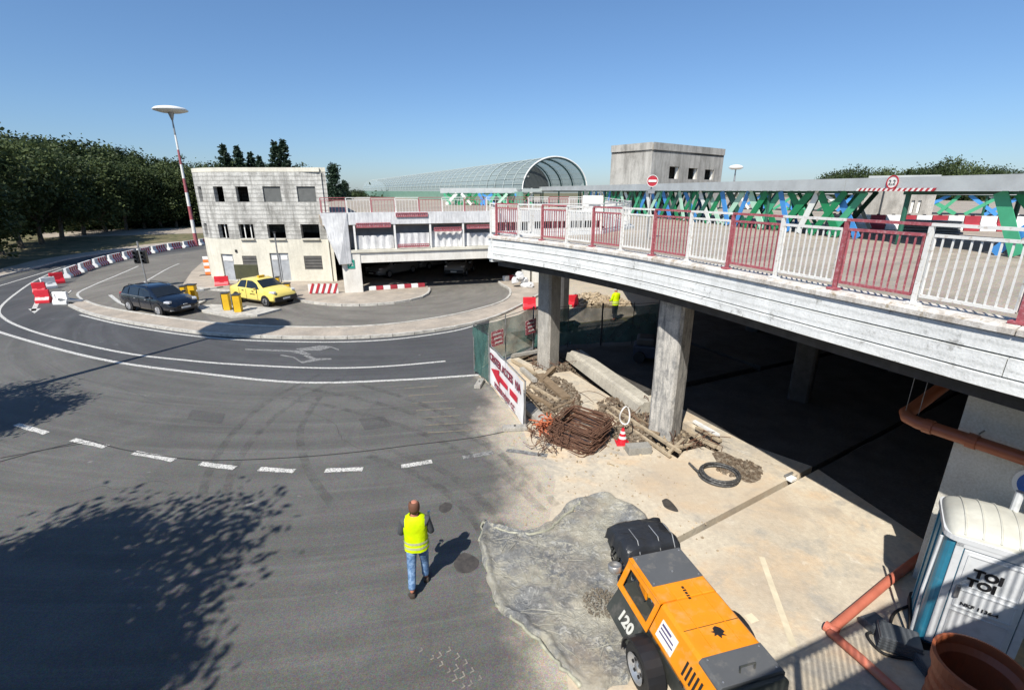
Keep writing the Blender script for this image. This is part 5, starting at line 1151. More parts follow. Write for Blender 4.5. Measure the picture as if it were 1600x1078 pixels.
def pz(px, py, z): return P(px, py, z)
pl = [((843, 590), (884, 627), .3, .12, timber, 'thick brown timber baulk running towards the rebar pile'),
      ((822, 618), (862, 640), .12, .1, timber, 'weathered plank on the ground right of the banner'),
      ((830, 606), (872, 632), .1, .08, pale_timber, 'pale plank beside the thick brown baulk'),
      ((838, 655), (900, 628), .08, .06, timber, 'thin plank leaning over the back of the rebar pile'),
      ((845, 600), (866, 580), .14, .14, timber, 'short timber block at the far end of the baulk'),
      ((955, 640), (1062, 712), .09, .07, pale_timber, 'long pale batten along the near edge of the trench'),
      ((950, 648), (1047, 717), .07, .06, pale_timber, 'thin batten lying in front of the long pale batten'),
      ((1068, 690), (1045, 712), .08, .06, pale_timber, 'short batten bridging the open pit left of the hose coil'),
      ((1080, 698), (1050, 706), .07, .06, pale_timber, 'short cross batten over the open pit'),
      ((1078, 680), (1118, 703), .12, .07, pale_timber, 'stacked batten right of the near column, front one'),
      ((1088, 672), (1125, 694), .12, .07, pale_timber, 'stacked batten right of the near column, middle one'),
      ((1084, 662), (1122, 686), .1, .07, white_plastic, 'whitish board right of the near column, rear one'),
      ((965, 640), (1015, 668), .06, .05, timber, 'dark stick over the trench left of the near column'),
      ((980, 668), (1030, 682), .06, .05, timber, 'dark stick at the foot of the near column'),
      ((800, 566), (838, 590), .1, .1, pale_timber, 'pale batten behind the banner top edge'),
      ((798, 560), (845, 552), .12, .12, concrete, 'broken kerb piece lying behind the banner'),
      ((815, 580), (836, 600), .16, .12, concrete, 'concrete kerb piece beside the far column'),
      ((822, 640), (850, 668), .35, .16, concrete, 'concrete slab piece between banner and rebar pile')]
for i, (a, b, w, h, m, lb) in enumerate(pl):
    z = .05+h/2; cat = 'kerb piece' if m is concrete else 'plank'
    plank(P(*a)+Vector((0, 0, z)), P(*b)+Vector((0, 0, z+.015*(i % 3))), w, h, m, 'kerb_piece' if m is concrete else 'plank', lb, cat)
p = P(997, 706); tag(MB().box((p.x, p.y, .1), (.62, .3, .2), R(8)).build('concrete_block', weathered('block_c', (.3, .29, .26), (.2, .19, .17), 2), bevel=.01), 'grey concrete block lying right of the striped cone', 'concrete block')
# rebar stirrups
rp = P(905, 692); t = thing('rebar_pile', 'pile of rusty rectangular reinforcement stirrups beside the banner', 'rebar pile', (rp.x, rp.y, 0))
rg = random.Random(12)
for i in range(46):
    lx, ly = 1.35*rg.uniform(.85, 1.08), .98*rg.uniform(.8, 1.05); f = i/46; z = .03+f*.52
    cx, cy = -.12+.3*f+rg.uniform(-.07, .07), .35*f+rg.uniform(-.06, .06)+.05; rz_ = R(-42)+rg.uniform(-.13, .13); tilt = rg.uniform(-.1, .1)+.12
    pts = [(-lx/2, -ly/2), (lx/2, -ly/2), (lx/2, ly/2), (-lx/2, ly/2)]; rr_ = []
    for (ax, ay), (bx, by) in zip(pts, pts[1:]+pts[:1]):
        for q in (.06, .94): rr_.append(Vector((ax+(bx-ax)*q, ay+(by-ay)*q, rg.uniform(-.008, .008))))
    M_ = Matrix.Translation((cx, cy, z)) @ Euler((tilt, rg.uniform(-.06, .06), rz_)).to_matrix().to_4x4()
    MB().tube([M_ @ q for q in rr_], .014, 5, closed=True).build('stirrup', rust, t)
for i in range(16):
    a = Vector((rg.uniform(-1.3, -.5), rg.uniform(-.9, .5), rg.uniform(.05, .5))); pts = [a+Vector((rg.gauss(0, .18), rg.gauss(0, .18), rg.gauss(0, .1)+.05)) for _ in range(5)]; pts = spline(pts, 3)
    for q in pts: q.z = max(.03, q.z)
    MB().tube(pts, .01, 4).build('bent_wire', rust, t)
orr = mat('orange_netting', (.6, .17, .07), .7, c2=(.35, .1, .05), lo=.45, hi=.6, scale=8)
p = P(851, 668); t = thing('orange_net', 'crumpled orange safety net at the left end of the rebar pile', 'safety net', p)
for i in range(16): MB().tube(spline([Vector((rg.gauss(0, .2), rg.gauss(0, .28), abs(rg.gauss(.12, .18)))) for _ in range(4)], 3), .022, 4).build('net_strand', orr, t)
t = thing('loose_wire', 'thin rusty wire curling up behind the rebar pile', 'wire', P(920, 640))
MB().tube(spline([Vector(q) for q in ((-.7, -.4, .1), (-.3, .1, .5), (.3, .4, .4), (.9, .3, .05))], 6), .009, 4).build('strand', rust, t); MB().tube(spline([Vector(q) for q in ((-.6, -.6, .2), (-.4, -.1, .6), (-.1, .3, .35), (.2, .3, .1))], 6), .008, 4).build('strand', rust, t)
# rebar starter bars round the columns
for (cx, cy, lb) in ((1.5, 17.2, 'rusty starter bars sticking out of the trench at the far column'), (3.75, 12.6, 'rusty starter bars in the trench left of the near column'), (5.1, 11.6, 'tangle of rusty bars right of the near column')):
    t = thing('starter_bars', lb, 'rebar', (cx, cy, -.3))
    for i in range(14):
        a = Vector((rg.uniform(-.7, .7), rg.uniform(-.5, .5), 0)); MB().tube([a, a+Vector((rg.uniform(-.1, .1), rg.uniform(-.1, .1), .45)), a+Vector((rg.uniform(-.5, .5), rg.uniform(-.4, .4), .5+rg.random()*.12))], .011, 4).build('bar', rust, t)
# black hose coil
p = P(1122, 745); t = thing('hose_coil', 'coil of black corrugated hose lying on the pale concrete floor', 'hose coil', p)
for i in range(4):
    r_ = .44-.03*(i % 2); MB().tube([(r_*math.cos(a)*1.0+.02*i, r_*math.sin(a)*.98+.01*i, .03+i*.028+.012*math.sin(2*a+i)) for a in [2*PI*k/36 for k in range(36)]], .028, 7, closed=True).build('loop', mat('grey_black_hose', (.05, .05, .05), .5, c2=(.2, .2, .19), lo=.5, hi=.7, scale=10), t, smooth=True)
MB().tube([(-.44, .1, .08), (-.47, .3, .06), (-.5, .55, .04)], .028, 7).build('free_end', mat('grey_black_hose', (0, 0, 0)), t)
# cable in the drain groove
tag(MB().tube([drain(tt, .02*math.sin(tt*2))+Vector((0, 0, -.16)) for tt in [k*.4+2.2 for k in range(44)]], .035, 6).build('drain_pipe', mat('grey_pipe', (.2, .2, .2), .5), None), 'grey pipe lying in the open groove across the concrete floor', 'pipe')
p = P(1236, 750); t = thing('valve_fitting', 'small pale fitting at the shade edge of the floor groove', 'fitting', p); MB().box((0, 0, .04), (.2, .14, .08), .5).build('box', white_plastic, t, bevel=.01); MB().tube([(-.1, .1, .05), (.12, .18, .09)], .03, 6).build('spigot', metal_grey, t)
# ------------------------------------------------------------------ banner and green mesh fence
ga = P(765, 600); gb_ = P(818, 669); gd = (gb_-ga).normalized(); gn = Vector((gd.y, -gd.x, 0)); gn = gn if gn.x < 0 else -gn
bt = thing('banner', 'white banner with red arrow and dark red lettering by the site edge', 'banner', ga); BL = (gb_-ga).length; BZ0, BZ1 = .1, 1.42
banner_m = mat('banner_cloth', (.78, .77, .76), .6, vary=.06, bump=.3, bscale=3)
mb = MB()
for ix in range(25):
    for iz in range(7): mb.v.append(tuple(ga+gd*BL*ix/24+Vector((0, 0, BZ0+(BZ1-BZ0)*iz/6))+gn*(.015*math.sin(ix*.9)+.01*math.sin(iz*1.3+ix*.3))))
for ix in range(24):
    for iz in range(6): q = ix*7+iz; mb.f.append((q, q+7, q+8, q+1))
sh_ = mb.build('sheet', banner_m, bt, True, smooth=True)
wine = mat('wine_print', (.22, .02, .045), .6); arrow_m = mat('arrow_print', (.6, .015, .04), .55)
u_ = lambda s, z, o=.035: ga+gd*s+Vector((0, 0, z))+gn*o
text('CENTER ACCES', .36, wine, bt, u_(BL*.40, 1.02), gd, (0, 0, 1), 'top_lettering', .003, .012, .95)
text('NA', .36, wine, bt, u_(BL*.88, 1.0), gd, (0, 0, 1), 'top_lettering', .003, .012, .95)
text('POSTER RENT CC', .26, wine, bt, u_(BL*.5, .2), gd, (0, 0, 1), 'bottom_lettering', .003, .008, 1.0)
ar = [(.35, .72), (1.35, .98), (1.28, .82), (2.2, .78), (2.2, .62), (1.28, .6), (1.35, .42)]
ar = [(s*BL/3.6, z) for s, z in ar]
mb = MB(); mb.add([u_(s, z, .04) for s, z in ar]+[u_(s, z, .034) for s, z in ar], [tuple(range(7)), (0, 1, 2), ]); mb.f = [(0, 2, 5), (0, 1, 2), (0, 5, 6), (2, 3, 4, 5)]; mb.build('arrow', arrow_m, bt, True)
mb = MB(); mb.add([u_(s*BL/3.6, z, .04) for s, z in ((2.42, .8), (3.1, .8), (3.1, .58), (2.42, .58))], [(0, 1, 2, 3)]); mb.build('arrow_tail', arrow_m, bt, True)
for s in (0, .5, 1): MB().tube([u_(BL*s, 0, -.04), u_(BL*s, 1.46, -.04)], .022, 6).build('frame_post', metal_grey, bt, True)
for z in (.08, 1.44): MB().tube([u_(0, z, -.04), u_(BL, z, -.04)], .02, 6).build('frame_rail', metal_grey, bt, True)
def foot_block(p, label, rz=0): t = thing('footing_block', label, 'footing block', p, rz); MB().box((0, 0, .065), (.7, .22, .13)).build('block', concrete, t, bevel=.03); MB().lathe([(.03, 0), (.03, .02), (0, .02)], 8, (0, 0, .13)).build('socket', black_plastic, t)
foot_block(gb_+Vector((-.25, -.1, 0)), 'grey concrete fence foot at the near end of the banner', .1); foot_block(ga+Vector((-.35, -.1, 0)), 'dark fence foot at the far end of the banner', 1.4)
net = bpy.data.materials.new('green_mesh'); net.use_nodes = True; nt = net.node_tree; b = nt.nodes['Principled BSDF']; b.inputs['Roughness'].default_value = .7
L_ = nt.links; L_.new(mixc(nt, ramp(nt, noise(nt, 1.2, 6), [(.35, 0.), (.65, 1.)]), (.03, .10, .09), (.07, .16, .14)), b.inputs['Base Color']); L_.new(ramp(nt, noise(nt, 1.6, 5), [(.3, .6), (.7, .86)]), b.inputs['Alpha'])
sgn_m = mat('site_sign_red', (.4, .03, .06), .6, c2=(.7, .5, .5), lo=.52, hi=.56, scale=14)
fpts = [P(765, 603), P(741, 583), Vector((.9, 19.6, 0)), Vector((3.9, 20.2, 0)), Vector((6.7, 20.6, 0))]
for i, (a, b_) in enumerate(zip(fpts, fpts[1:])):
    nm = ['short green mesh fence panel just left of the banner', 'green mesh fence panel with a red notice, left of the far column', 'green mesh fence panel right behind the far column', 'shaded green mesh fence panel deepest under the bridge'][i]
    t = thing('mesh_fence', nm, 'fence', a, 0, 'green mesh site fence'); d = (b_-a).normalized(); L = (b_-a).length; n_ = Vector((-d.y, d.x, 0)); hgt = 1.85
    mb = MB(); nx, nz = 14, 7
    for ix in range(nx+1):
        for iz in range(nz+1): mb.v.append(tuple(a+d*(.04+(L-.08)*ix/nx)+n_*(.05*math.sin(ix*1.3+i)*math.sin(iz*.8)+.03*math.sin(iz*2+ix))+Vector((0, 0, .12+(hgt-.14-.1*math.sin(PI*ix/nx)*(i > 0))*iz/nz))))
    for ix in range(nx):
        for iz in range(nz): q = ix*(nz+1)+iz; mb.f.append((q, q+nz+1, q+nz+2, q+1))
    mb.build('mesh_sheet', net, t, True, smooth=True)
    for f in ((0, 1) if L < 2 else (0, .5, 1)): p = a+d*(.02+(L-.04)*f); MB().tube([p, p+Vector((0, 0, hgt+.05))], .02, 6).build('post', metal_grey if i < 2 else dark_metal, t, True)
    MB().tube([a+Vector((0, 0, hgt)), a.lerp(b_, .5)+Vector((0, 0, hgt-.03)), b_+Vector((0, 0, hgt))], .012, 5).build('top_wire', dark_metal, t, True)
    if i in (1, 2):
        for f in ((.34, .92) if i == 1 else ()):
            p = a+d*L*f-n_*.09+Vector((0, 0, 1.1)); sg_ = MB().beam(p-d*.34, p+d*.34, .015, .6).build('notice', sgn_m, t, True)
            for r_ in range(3): MB().beam(p-a-d*(.26-.05*r_)-n_*.012+Vector((0, 0, .17-.17*r_)), p-a+d*(.2+.03*r_)-n_*.012+Vector((0, 0, .17-.17*r_)), .006, .05).build('notice_line', white, sg_)
# wheelbarrow-like shapes and machine in shade
t = thing('wheelbarrow', 'dark wheelbarrow standing behind the green fence under the bridge', 'wheelbarrow', Vector((2.5, 21.4, 0)), .4)
MB().lathe([(.15, -.03), (.19, -.03), (.2, 0), (.19, .03), (.15, .03)], 14, (.7, 0, .2), Matrix.Rotation(PI/2, 4, 'X')).build('wheel', black_rubber, t)
mb = MB(); mb.v = [(-.35, -.28, .35), (.35, -.2, .35), (.35, .2, .35), (-.35, .28, .35), (-.5, -.36, .68), (.6, -.3, .7), (.6, .3, .7), (-.5, .36, .68)]; mb.f = [(3, 2, 1, 0), (0, 1, 5, 4), (1, 2, 6, 5), (2, 3, 7, 6), (3, 0, 4, 7)]; mb.build('tray', dark_metal, t)
for s in (-1, 1): MB().tube([(.7, s*.06, .2), (-.3, s*.25, .38), (-1.0, s*.3, .6)], .02, 6).build('handle', dark_metal, t); MB().tube([(-.35, s*.25, .38), (-.4, s*.25, 0)], .018, 6).build('leg', dark_metal, t)
t = thing('small_dumper', 'dark blue covered machine in the shade under the bridge behind the fence', 'machine', Vector((5.6, 18.2, 0)), -.3)
MB().box((0, 0, .45), (1.5, .8, .5)).build('chassis', mat('navy', (.02, .03, .06), .5), t, bevel=.08); MB().box((-.3, 0, .85), (.7, .7, .35)).build('hood', dark_metal, t, bevel=.1)
for x in (-.5, .5):
    for s in (-1, 1): MB().lathe([(0, -.08), (.22, -.08), (.24, 0), (.22, .08), (0, .08)], 14, (x, s*.42, .24), Matrix.Rotation(PI/2, 4, 'X')).build('wheel', black_rubber, t)
# ------------------------------------------------------------------ orange machine with the black cover
OR = mat('machine_orange', (.80, .27, .008), .38, vary=.1, c2=(.62, .34, .12), lo=.52, hi=.78, coat=.15, scale=3); GR = mat('machine_grey', (.1, .105, .11), .5, vary=.08, c2=(.2, .19, .17), lo=.55, hi=.75); DK = mat('machine_dark', (.045, .05, .045), .55, c2=(.12, .11, .1), lo=.5, hi=.75)
cm = thing('mortar_machine', 'orange mobile mortar machine on wheels with grey end plates and number 120', 'machine', (2.47, 5.08, 0), R(14.8))
def section(y0, y1, prof, m, name, parent=cm, bev=.0, world=False):
    mb = MB(); n = len(prof); mb.v = [(x, y0, z) for x, z in prof]+[(x, y1, z) for x, z in prof]
    mb.f = [tuple(range(n))[::-1], tuple(range(n, 2*n))]+[(k, (k+1) % n, (k+1) % n+n, k+n) for k in range(n)]
    return mb.build(name, m, parent, bevel=bev)
hood = [(-.56, .72), (.56, .72), (.585, .80), (.44, 1.16), (.40, 1.20), (-.40, 1.20), (-.44, 1.16), (-.585, .80)][::-1]
section(-1.05, .16, hood, OR, 'hood', bev=.02)
# front part has an opening in the left flank: frame built round it
section(.165, 1.03, [(-.2, .72), (.56, .72), (.585, .80), (.44, 1.16), (.40, 1.20), (-.2, 1.20)][::-1], OR, 'hood_front', bev=.02)
def flank(pts, m, name, th=.02):
    mb = MB(); n = len(pts); nv = Vector((-.93, 0, .36))*th; mb.v = [tuple(Vector(p)) for p in pts]+[tuple(Vector(p)+nv) for p in pts]
    mb.f = [tuple(range(n))[::-1], tuple(range(n, 2*n))]+[(k, (k+1) % n, (k+1) % n+n, k+n) for k in range(n)]; return mb.build(name, m, cm)
fx_at = lambda z: -.585+(z-.8)/.36*.145
for (ya, za, yb, zb) in ((.165, .74, 1.03, .82), (.165, 1.10, 1.03, 1.2), (.165, .82, .24, 1.10), (.93, .82, 1.03, 1.10)):
    xa, xb = fx_at(za), fx_at(min(zb, 1.18)); flank([(xa, ya, za), (xa, yb, za), (xb, yb, zb), (xb, ya, zb)], OR, 'flank_frame', .015)
MB().box((-.33, .6, 1.185), (.26, .86, .03)).build('flank_top', OR, cm); MB().box((-.38, .6, .73), (.36, .86, .02)).build('flank_shelf', DK, cm)
MB().box((-.3, .4, .95), (.2, .3, .3)).build('control_box', DK, cm, bevel=.02); 
for k in range(3): MB().lathe([(0, .0), (.02, 0), (.02, .02), (0, .025)], 8, (-.405, .32+k*.08, 1.0), Matrix.Rotation(-PI/2, 4, 'Y')).build('button', (red, rim_mat, yellow_paint)[k], cm)
MB().box((-.32, .72, .95), (.12, .2, .36)).build('orange_rib', OR, cm, bevel=.02); MB().tube([(-.4, .6, .8), (-.44, .75, .95), (-.4, .9, 1.1)], .02, 6).build('hose', black_rubber, cm)
section(.44, 1.035, [(-.395, 1.19), (.395, 1.19), (.405, 1.21), (-.405, 1.21)], GR, 'front_plate', bev=.004); MB().lathe([(0, 0), (.012, 0), (.012, .012), (0, .014)], 8, (.02, .62, 1.21)).build('rivet', rim_mat, cm)
section(-1.055, -.68, [(-.45, 1.10), (.45, 1.10), (.445, 1.168), (.41, 1.212), (-.41, 1.212), (-.445, 1.168)], GR, 'rear_plate', bev=.006)
section(-1.12, -1.055, [(-.52, .5), (.52, .5), (.46, 1.1), (.40, 1.17), (-.40, 1.17), (-.46, 1.1)], DK, 'rear_grille', bev=.02)
section(-1.05, .28, [(-.52, .32), (.52, .32), (.565, .72), (-.565, .72)], DK, 'lower_body', bev=.02)
section(.28, 1.03, [(-.79, .36), (.52, .36), (.565, .72), (-.575, .72)], DK, 'lower_body', bev=.02)
for sx_ in (-.2, .2): MB().beam((sx_, -.6, 1.204), (sx_, .42, 1.204), .008, .01).build('hood_crease', OR, cm)
text('120', .22, mat('stencil_white', (.6, .6, .55), .6), cm, Vector((-.738, .56, .47)), (0, -1, 0), (.215, 0, .36), 'number', .004, .008, 1.1, world=False)
MB().beam((-.53, -.02, .97), (-.53, .0, .97), .01, .01)
lb_ = flank([(fx_at(.84)-.001, .02, .86), (fx_at(.84)-.001, -.33, .86), (fx_at(1.08)-.001, -.33, 1.08), (fx_at(1.08)-.001, .02, 1.08)][::-1], white, 'label_plate', .008)
for k in range(4):
    z = .89+k*.05; x = fx_at(z)-.012; w_ = (.13, .3, .28, .2)[k]; MB().beam((x, -.01-.0*k, z), (x, -.01-w_, z), .022 if k % 3 else .03, .006, Vector((-.9, 0, .4))).build('label_line', mat('label_ink', (.1, .08, .18), .6), lb_)
for k, (a0, w_) in enumerate(((0, .05), (.06, .03), (.1, .045), (.155, .025), (.19, .04))): MB().box((.0-.02*k*.2, .35-a0-w_/2, 1.203), (.035+.012*(k % 2), w_*.8, .004)).build('hood_lettering', black_plastic, cm)
lg = MB(); rg = random.Random(2)
lg.add([(x, y-.42, 1.2035) for x, y in ((-.02, .07), (.03, .09), (.08, .05), (.1, -.01), (.06, -.03), (.09, -.07), (.03, -.05), (.0, -.09), (-.02, -.03), (-.07, -.04), (-.04, .0), (-.08, .03), (-.03, .03))], [tuple(range(13))]); lg.build('emblem', black_plastic, cm)
# wheels and mudguards
for s in (-1, 1):
    w = MB().lathe([(.19, -.09), (.29, -.095), (.325, -.06), (.33, 0), (.325, .06), (.29, .095), (.19, .09)], 32, (s*.72, .02, .33), Matrix.Rotation(PI/2, 4, 'Y')).build('wheel', black_rubber, cm, smooth=True)
    MB().lathe([(0, 0), (.05, 0.01), (.06, -.02), (.16, -.035), (.18, .03), (.2, .035)], 24, (s*.80, .02, .33), Matrix.Rotation(s*PI/2, 4, 'Y')).build('rim', rim_mat, w, smooth=True)
    for q in range(6): a = q*PI/3; MB().box((s*.80, .02+.11*math.cos(a), .33+.11*math.sin(a)), (.02, .035, .035)).build('rim_slot', black_plastic, w)
    mb = MB(); n = 14
    for i in range(n+1):
        a = -.15+(PI+.3)*i/n
        for x, r_ in ((s*.59, .385), (s*.84, .385), (s*.85, .36)): mb.v.append((x, .02+r_*math.cos(a), .33+r_*math.sin(a)))
    for i in range(n): mb.f += [(i*3, i*3+1, i*3+4, i*3+3), (i*3+1, i*3+2, i*3+5, i*3+4)]
    o = mb.build('mudguard', black_plastic, cm, smooth=False); sf = o.modifiers.new('s', 'SOLIDIFY'); sf.thickness = .012
# hopper frame, drawbar, legs, lamp
for a, b_ in (((-.42, 1.03, .6), (-.42, 1.75, .95)), ((.42, 1.03, .6), (.42, 1.75, .95)), ((-.42, 1.05, 1.1), (-.42, 1.75, 1.08)), ((.42, 1.05, 1.1), (.42, 1.75, 1.08)), ((-.42, 1.75, 1.08), (.42, 1.75, 1.08)), ((-.42, 1.75, .95), (.42, 1.75, .95)), ((-.42, 1.04, .6), (-.42, 1.04, 1.15)), ((-.42, 1.4, .78), (-.42, 1.4, 1.09))):
    MB().beam(a, b_, .05, .05).build('hopper_frame', DK, cm)
mb = MB(); mb.v = [(-.4, 1.08, 1.1), (.4, 1.08, 1.1), (.4, 1.72, 1.1), (-.4, 1.72, 1.1), (-.2, 1.2, .6), (.2, 1.2, .6), (.2, 1.5, .6), (-.2, 1.5, .6)]; mb.f = [(0, 1, 5, 4), (1, 2, 6, 5), (2, 3, 7, 6), (3, 0, 4, 7), (4, 5, 6, 7)]; mb.build('hopper', DK, cm)
MB().beam((-.35, .95, .5), (-.5, 1.0, .0), .07, .07).build('support_leg', DK, cm); MB().beam((-.5, 1.1, .72), (-.62, 1.02, .1), .06, .06).build('support_leg', black_plastic, cm)
MB().beam((0, 1.0, .4), (0, 2.0, .35), .1, .1).build('drawbar', DK, cm)
MB().lathe([(0, .0), (.09, .0), (.105, .02), (.105, .1), (.09, .11), (.085, .06), (0, .05)], 20, (-.62, 1.12, .92), Matrix.Rotation(-.25, 4, 'X')).build('filter_cap', metal_grey, cm, smooth=True)
MB().tube([(-.45, 1.1, .9), (-.55, 1.12, .93)], .02, 6).build('bracket', DK, cm)
for k in range(8): MB().tube(spline([Vector((-.38+rg.uniform(-.1, .05), 1.08+k*.08, 1.05)), Vector((-.48+rg.uniform(-.05, .05), 1.1+k*.07, .85)), Vector((-.4, 1.05+k*.06, .7))], 3), .013, 5).build('cable', black_rubber, cm)
from mathutils import noise as mn
# black tarpaulin over the hopper
bag_m = bpy.data.materials.new('black_tarpaulin'); bag_m.use_nodes = True; nt = bag_m.node_tree; b = nt.nodes['Principled BSDF']; b.inputs['Base Color'].default_value = (.022, .024, .028, 1); b.inputs['Roughness'].default_value = .33
bp = nd(nt, 'ShaderNodeBump'); bp.inputs['Strength'].default_value = .8; bp.inputs['Distance'].default_value = .03; nt.links.new(noise(nt, 3.5, 4, .55, stretch=(1, 3, 1), dist=.6), bp.inputs['Height']); nt.links.new(bp.outputs[0], b.inputs['Normal'])
mb = MB(); nx, ny = 28, 22; rg = random.Random(9)
for ix in range(nx+1):
    for iy in range(ny+1):
        u, v_ = ix/nx*2-1, iy/ny*2-1; e = max(abs(u), abs(v_)); dome = (1-abs(u)**4)*(1-abs(v_)**4)
        z = 1.16+.15*dome**.5+.012*math.sin(u*4+v_*3)+.03*mn.noise(Vector((u*2.2, v_*4, 1)))+.02*abs(mn.noise(Vector((u*5, v_*2, 7))))
        if e > .93: z -= .12+.03*math.sin(u*8+v_*9)
        mb.v.append((u*.5*(1+.02*math.sin(v_*9)), 1.42+v_*.36*(1+.03*math.sin(u*7)), z))
for ix in range(nx):
    for iy in range(ny): q = ix*(ny+1)+iy; mb.f.append((q, q+ny+1, q+ny+2, q+1))
tp_ = mb.build('cover', bag_m, None, smooth=True); tp_.location = cm.location; tp_.rotation_euler = cm.rotation_euler; tp_.name = 'black_cover'; tag(tp_, 'crumpled shiny black plastic cover tied over the hopper of the orange machine', 'plastic cover')
for k in (-.25, .1, .35): MB().tube([(k, 1.08, 1.12), (k, 1.06, 1.2), (k+.02, 1.2, 1.335), (k, 1.45, 1.36)], .008, 4).build('cord', metal_grey, tp_)
# ------------------------------------------------------------------ plastic sheet under the machine
tpx = [(757, 815), (778, 822), (805, 829), (828, 830), (852, 822), (878, 803), (893, 783), (920, 776), (946, 771), (975, 783), (1000, 797), (1018, 815), (1040, 850), (1020, 900), (1020, 960), (1010, 1010), (985, 1060), (958, 1078), (930, 1092), (908, 1082), (881, 1045), (860, 1022), (840, 1002), (818, 985), (799, 967), (775, 943), (766, 920), (761, 905), (752, 875), (749, 848)]
ol = spline([P(*a) for a in tpx+tpx[:1]], 3)[:-1]
cen = sum(ol, Vector())/len(ol); mb = MB(); NR = 34; n = len(ol); mb.v.append((cen.x, cen.y, .03))
from mathutils import noise as mn
def sheet_z(p, f):
    q = Vector((p.x*2.2, p.y*2.2, 0)); w = abs(mn.noise(q))*.11+abs(mn.noise(q*2.7))*.07+abs(mn.noise(Vector((p.x*9, p.y*3, 2))))*.03
    rim = math.exp(-((f-.93)/.05)**2)*(.06+.05*mn.noise(q*1.3)); return .014+w*.55*(1-.2*f)+max(0, rim)
for i in range(1, NR+1):
    f = i/NR
    for p in ol:
        q = cen.lerp(p, f**.8); q = q+Vector((mn.noise(q*3), mn.noise(q*3+Vector((5, 5, 5))), 0))*.10*(1 if i > 3 else 0); mb.v.append((q.x, q.y, .012 if i == NR else sheet_z(q, f)))
for k in range(n): mb.f.append((0, 1+k, 1+(k+1) % n))
for i in range(NR-1):
    for k in range(n): a = 1+i*n+k; b_ = 1+i*n+(k+1) % n; mb.f.append((a, a+n, b_+n, b_))
pm = bpy.data.materials.new('dusty_plastic_sheet'); pm.use_nodes = True; nt = pm.node_tree; b = nt.nodes['Principled BSDF']; L_ = nt.links
col = mixc(nt, ramp(nt, noise(nt, .9, 5), [(.35, 0.), (.65, 1.)]), (.44, .42, .34), (.58, .55, .45))
col = mixc(nt, ramp(nt, noise(nt, 1.3, 8, .7, dist=.5), [(.48, 0.), (.56, .9)]), col, (.3, .305, .3))
msk = ramp(nt, noise(nt, .8, 3), [(.42, 0.), (.58, 1.)]); spk = ramp(nt, noise(nt, 13, 8, .8, dist=.6), [(.44, 0.), (.5, 1.)]); mu = nd(nt, 'ShaderNodeMath', operation='MULTIPLY'); L_.new(msk, mu.inputs[0]); L_.new(spk, mu.inputs[1])
col = mixc(nt, mu.outputs[0], col, (.19, .2, .21))
col = mixc(nt, ramp(nt, noise(nt, 7, 10, .8, dist=1.2), [(.54, 0.), (.6, .8)]), col, (.62, .62, .58))
col = mixc(nt, ramp(nt, noise(nt, 1.1, 4, .6, stretch=(1, 1, 1), dist=1.5), [(.6, 0.), (.68, .6)]), col, (.27, .25, .2))
L_.new(col, b.inputs['Base Color']); b.inputs['Roughness'].default_value = .48; L_.new(ramp(nt, noise(nt, 1.5, 6), [(.35, .45), (.62, .95)]), b.inputs['Alpha'])
bp = nd(nt, 'ShaderNodeBump'); bp.inputs['Strength'].default_value = 1.0; bp.inputs['Distance'].default_value = .07; L_.new(noise(nt, 7, 7, .7, dist=1.5), bp.inputs['Height']); L_.new(bp.outputs[0], b.inputs['Normal'])
tag(mb.build('plastic_sheet', pm, None, smooth=True), 'crumpled dusty transparent plastic sheet spread on the ground before the orange machine', 'plastic sheet')
fold_m = mat('sheet_fold', (.42, .41, .31), .4, c2=(.25, .25, .2), scale=6)
for nm_, pts in (('along its upper edge', [(757, 817), (790, 832), (828, 836), (858, 826), (890, 800), (905, 783)]), ('along its lower left edge', [(775, 943), (799, 967), (840, 1003), (881, 1045), (906, 1076)]), ('down its left edge', [(757, 815), (751, 845), (762, 872), (764, 905)])):
    pp = spline([P(*a) for a in pts], 5)
    o = MB().tube([q+Vector((mn.noise(q*6)*.09, mn.noise(q*6+Vector((3, 3, 3)))*.09, .035)) for q in pp], [.028+.02*mn.noise(q*4) for q in pp], 6).build('sheet_fold', fold_m, None, smooth=True)
    tag(o, 'rolled up fold of the dusty plastic sheet '+nm_, 'plastic fold')
p = P(938, 945); heap('mortar_crumbs', 'small pile of brown mortar crumbs on the plastic sheet by the machine leg', (p.x, p.y, .06), .3, .3, .08, mat('mortar_brown', (.2, .17, .13), .9), 420, .022, 21)
# ------------------------------------------------------------------ toilet cabin
dx = Vector((.80, -.60, 0)).normalized(); tz = math.atan2(dx.y, dx.x); by = Vector((-dx.y, dx.x, 0)); by = by if by.y > 0 else -by
org = Vector((5.98, 5.55, 0))+dx*.55+by*.55
wc = thing('portable_toilet', 'blue portable toilet cabin with white domed roof and door lettered TOI TOI', 'portable toilet', org, tz); wc.scale = (.98, .98, .95)
blue = mat('cabin_blue', (.03, .22, .34), .35, c2=(.12, .3, .38), lo=.55, hi=.8, vary=.2); cw = mat('cabin_white', (.62, .64, .66), .4, c2=(.45, .47, .48), lo=.5, hi=.75, vary=.06); roofm = mat('cabin_roof', (.56, .56, .5), .45, c2=(.5, .48, .42), lo=.55, hi=.8)
navy = mat('cabin_dark_blue', (.01, .06, .16), .4)
def rrect(w, d, r, n=5):
    out = []
    for cx, cy, a0 in ((w/2-r, d/2-r, 0), (-w/2+r, d/2-r, 90), (-w/2+r, -d/2+r, 180), (w/2-r, -d/2+r, 270)):
        for k in range(n+1): a = R(a0+90*k/n); out.append((cx+r*math.cos(a), cy+r*math.sin(a)))
    return out
MB().prism(rrect(1.14, 1.14, .1), .0, .14).build('base', black_plastic, wc)
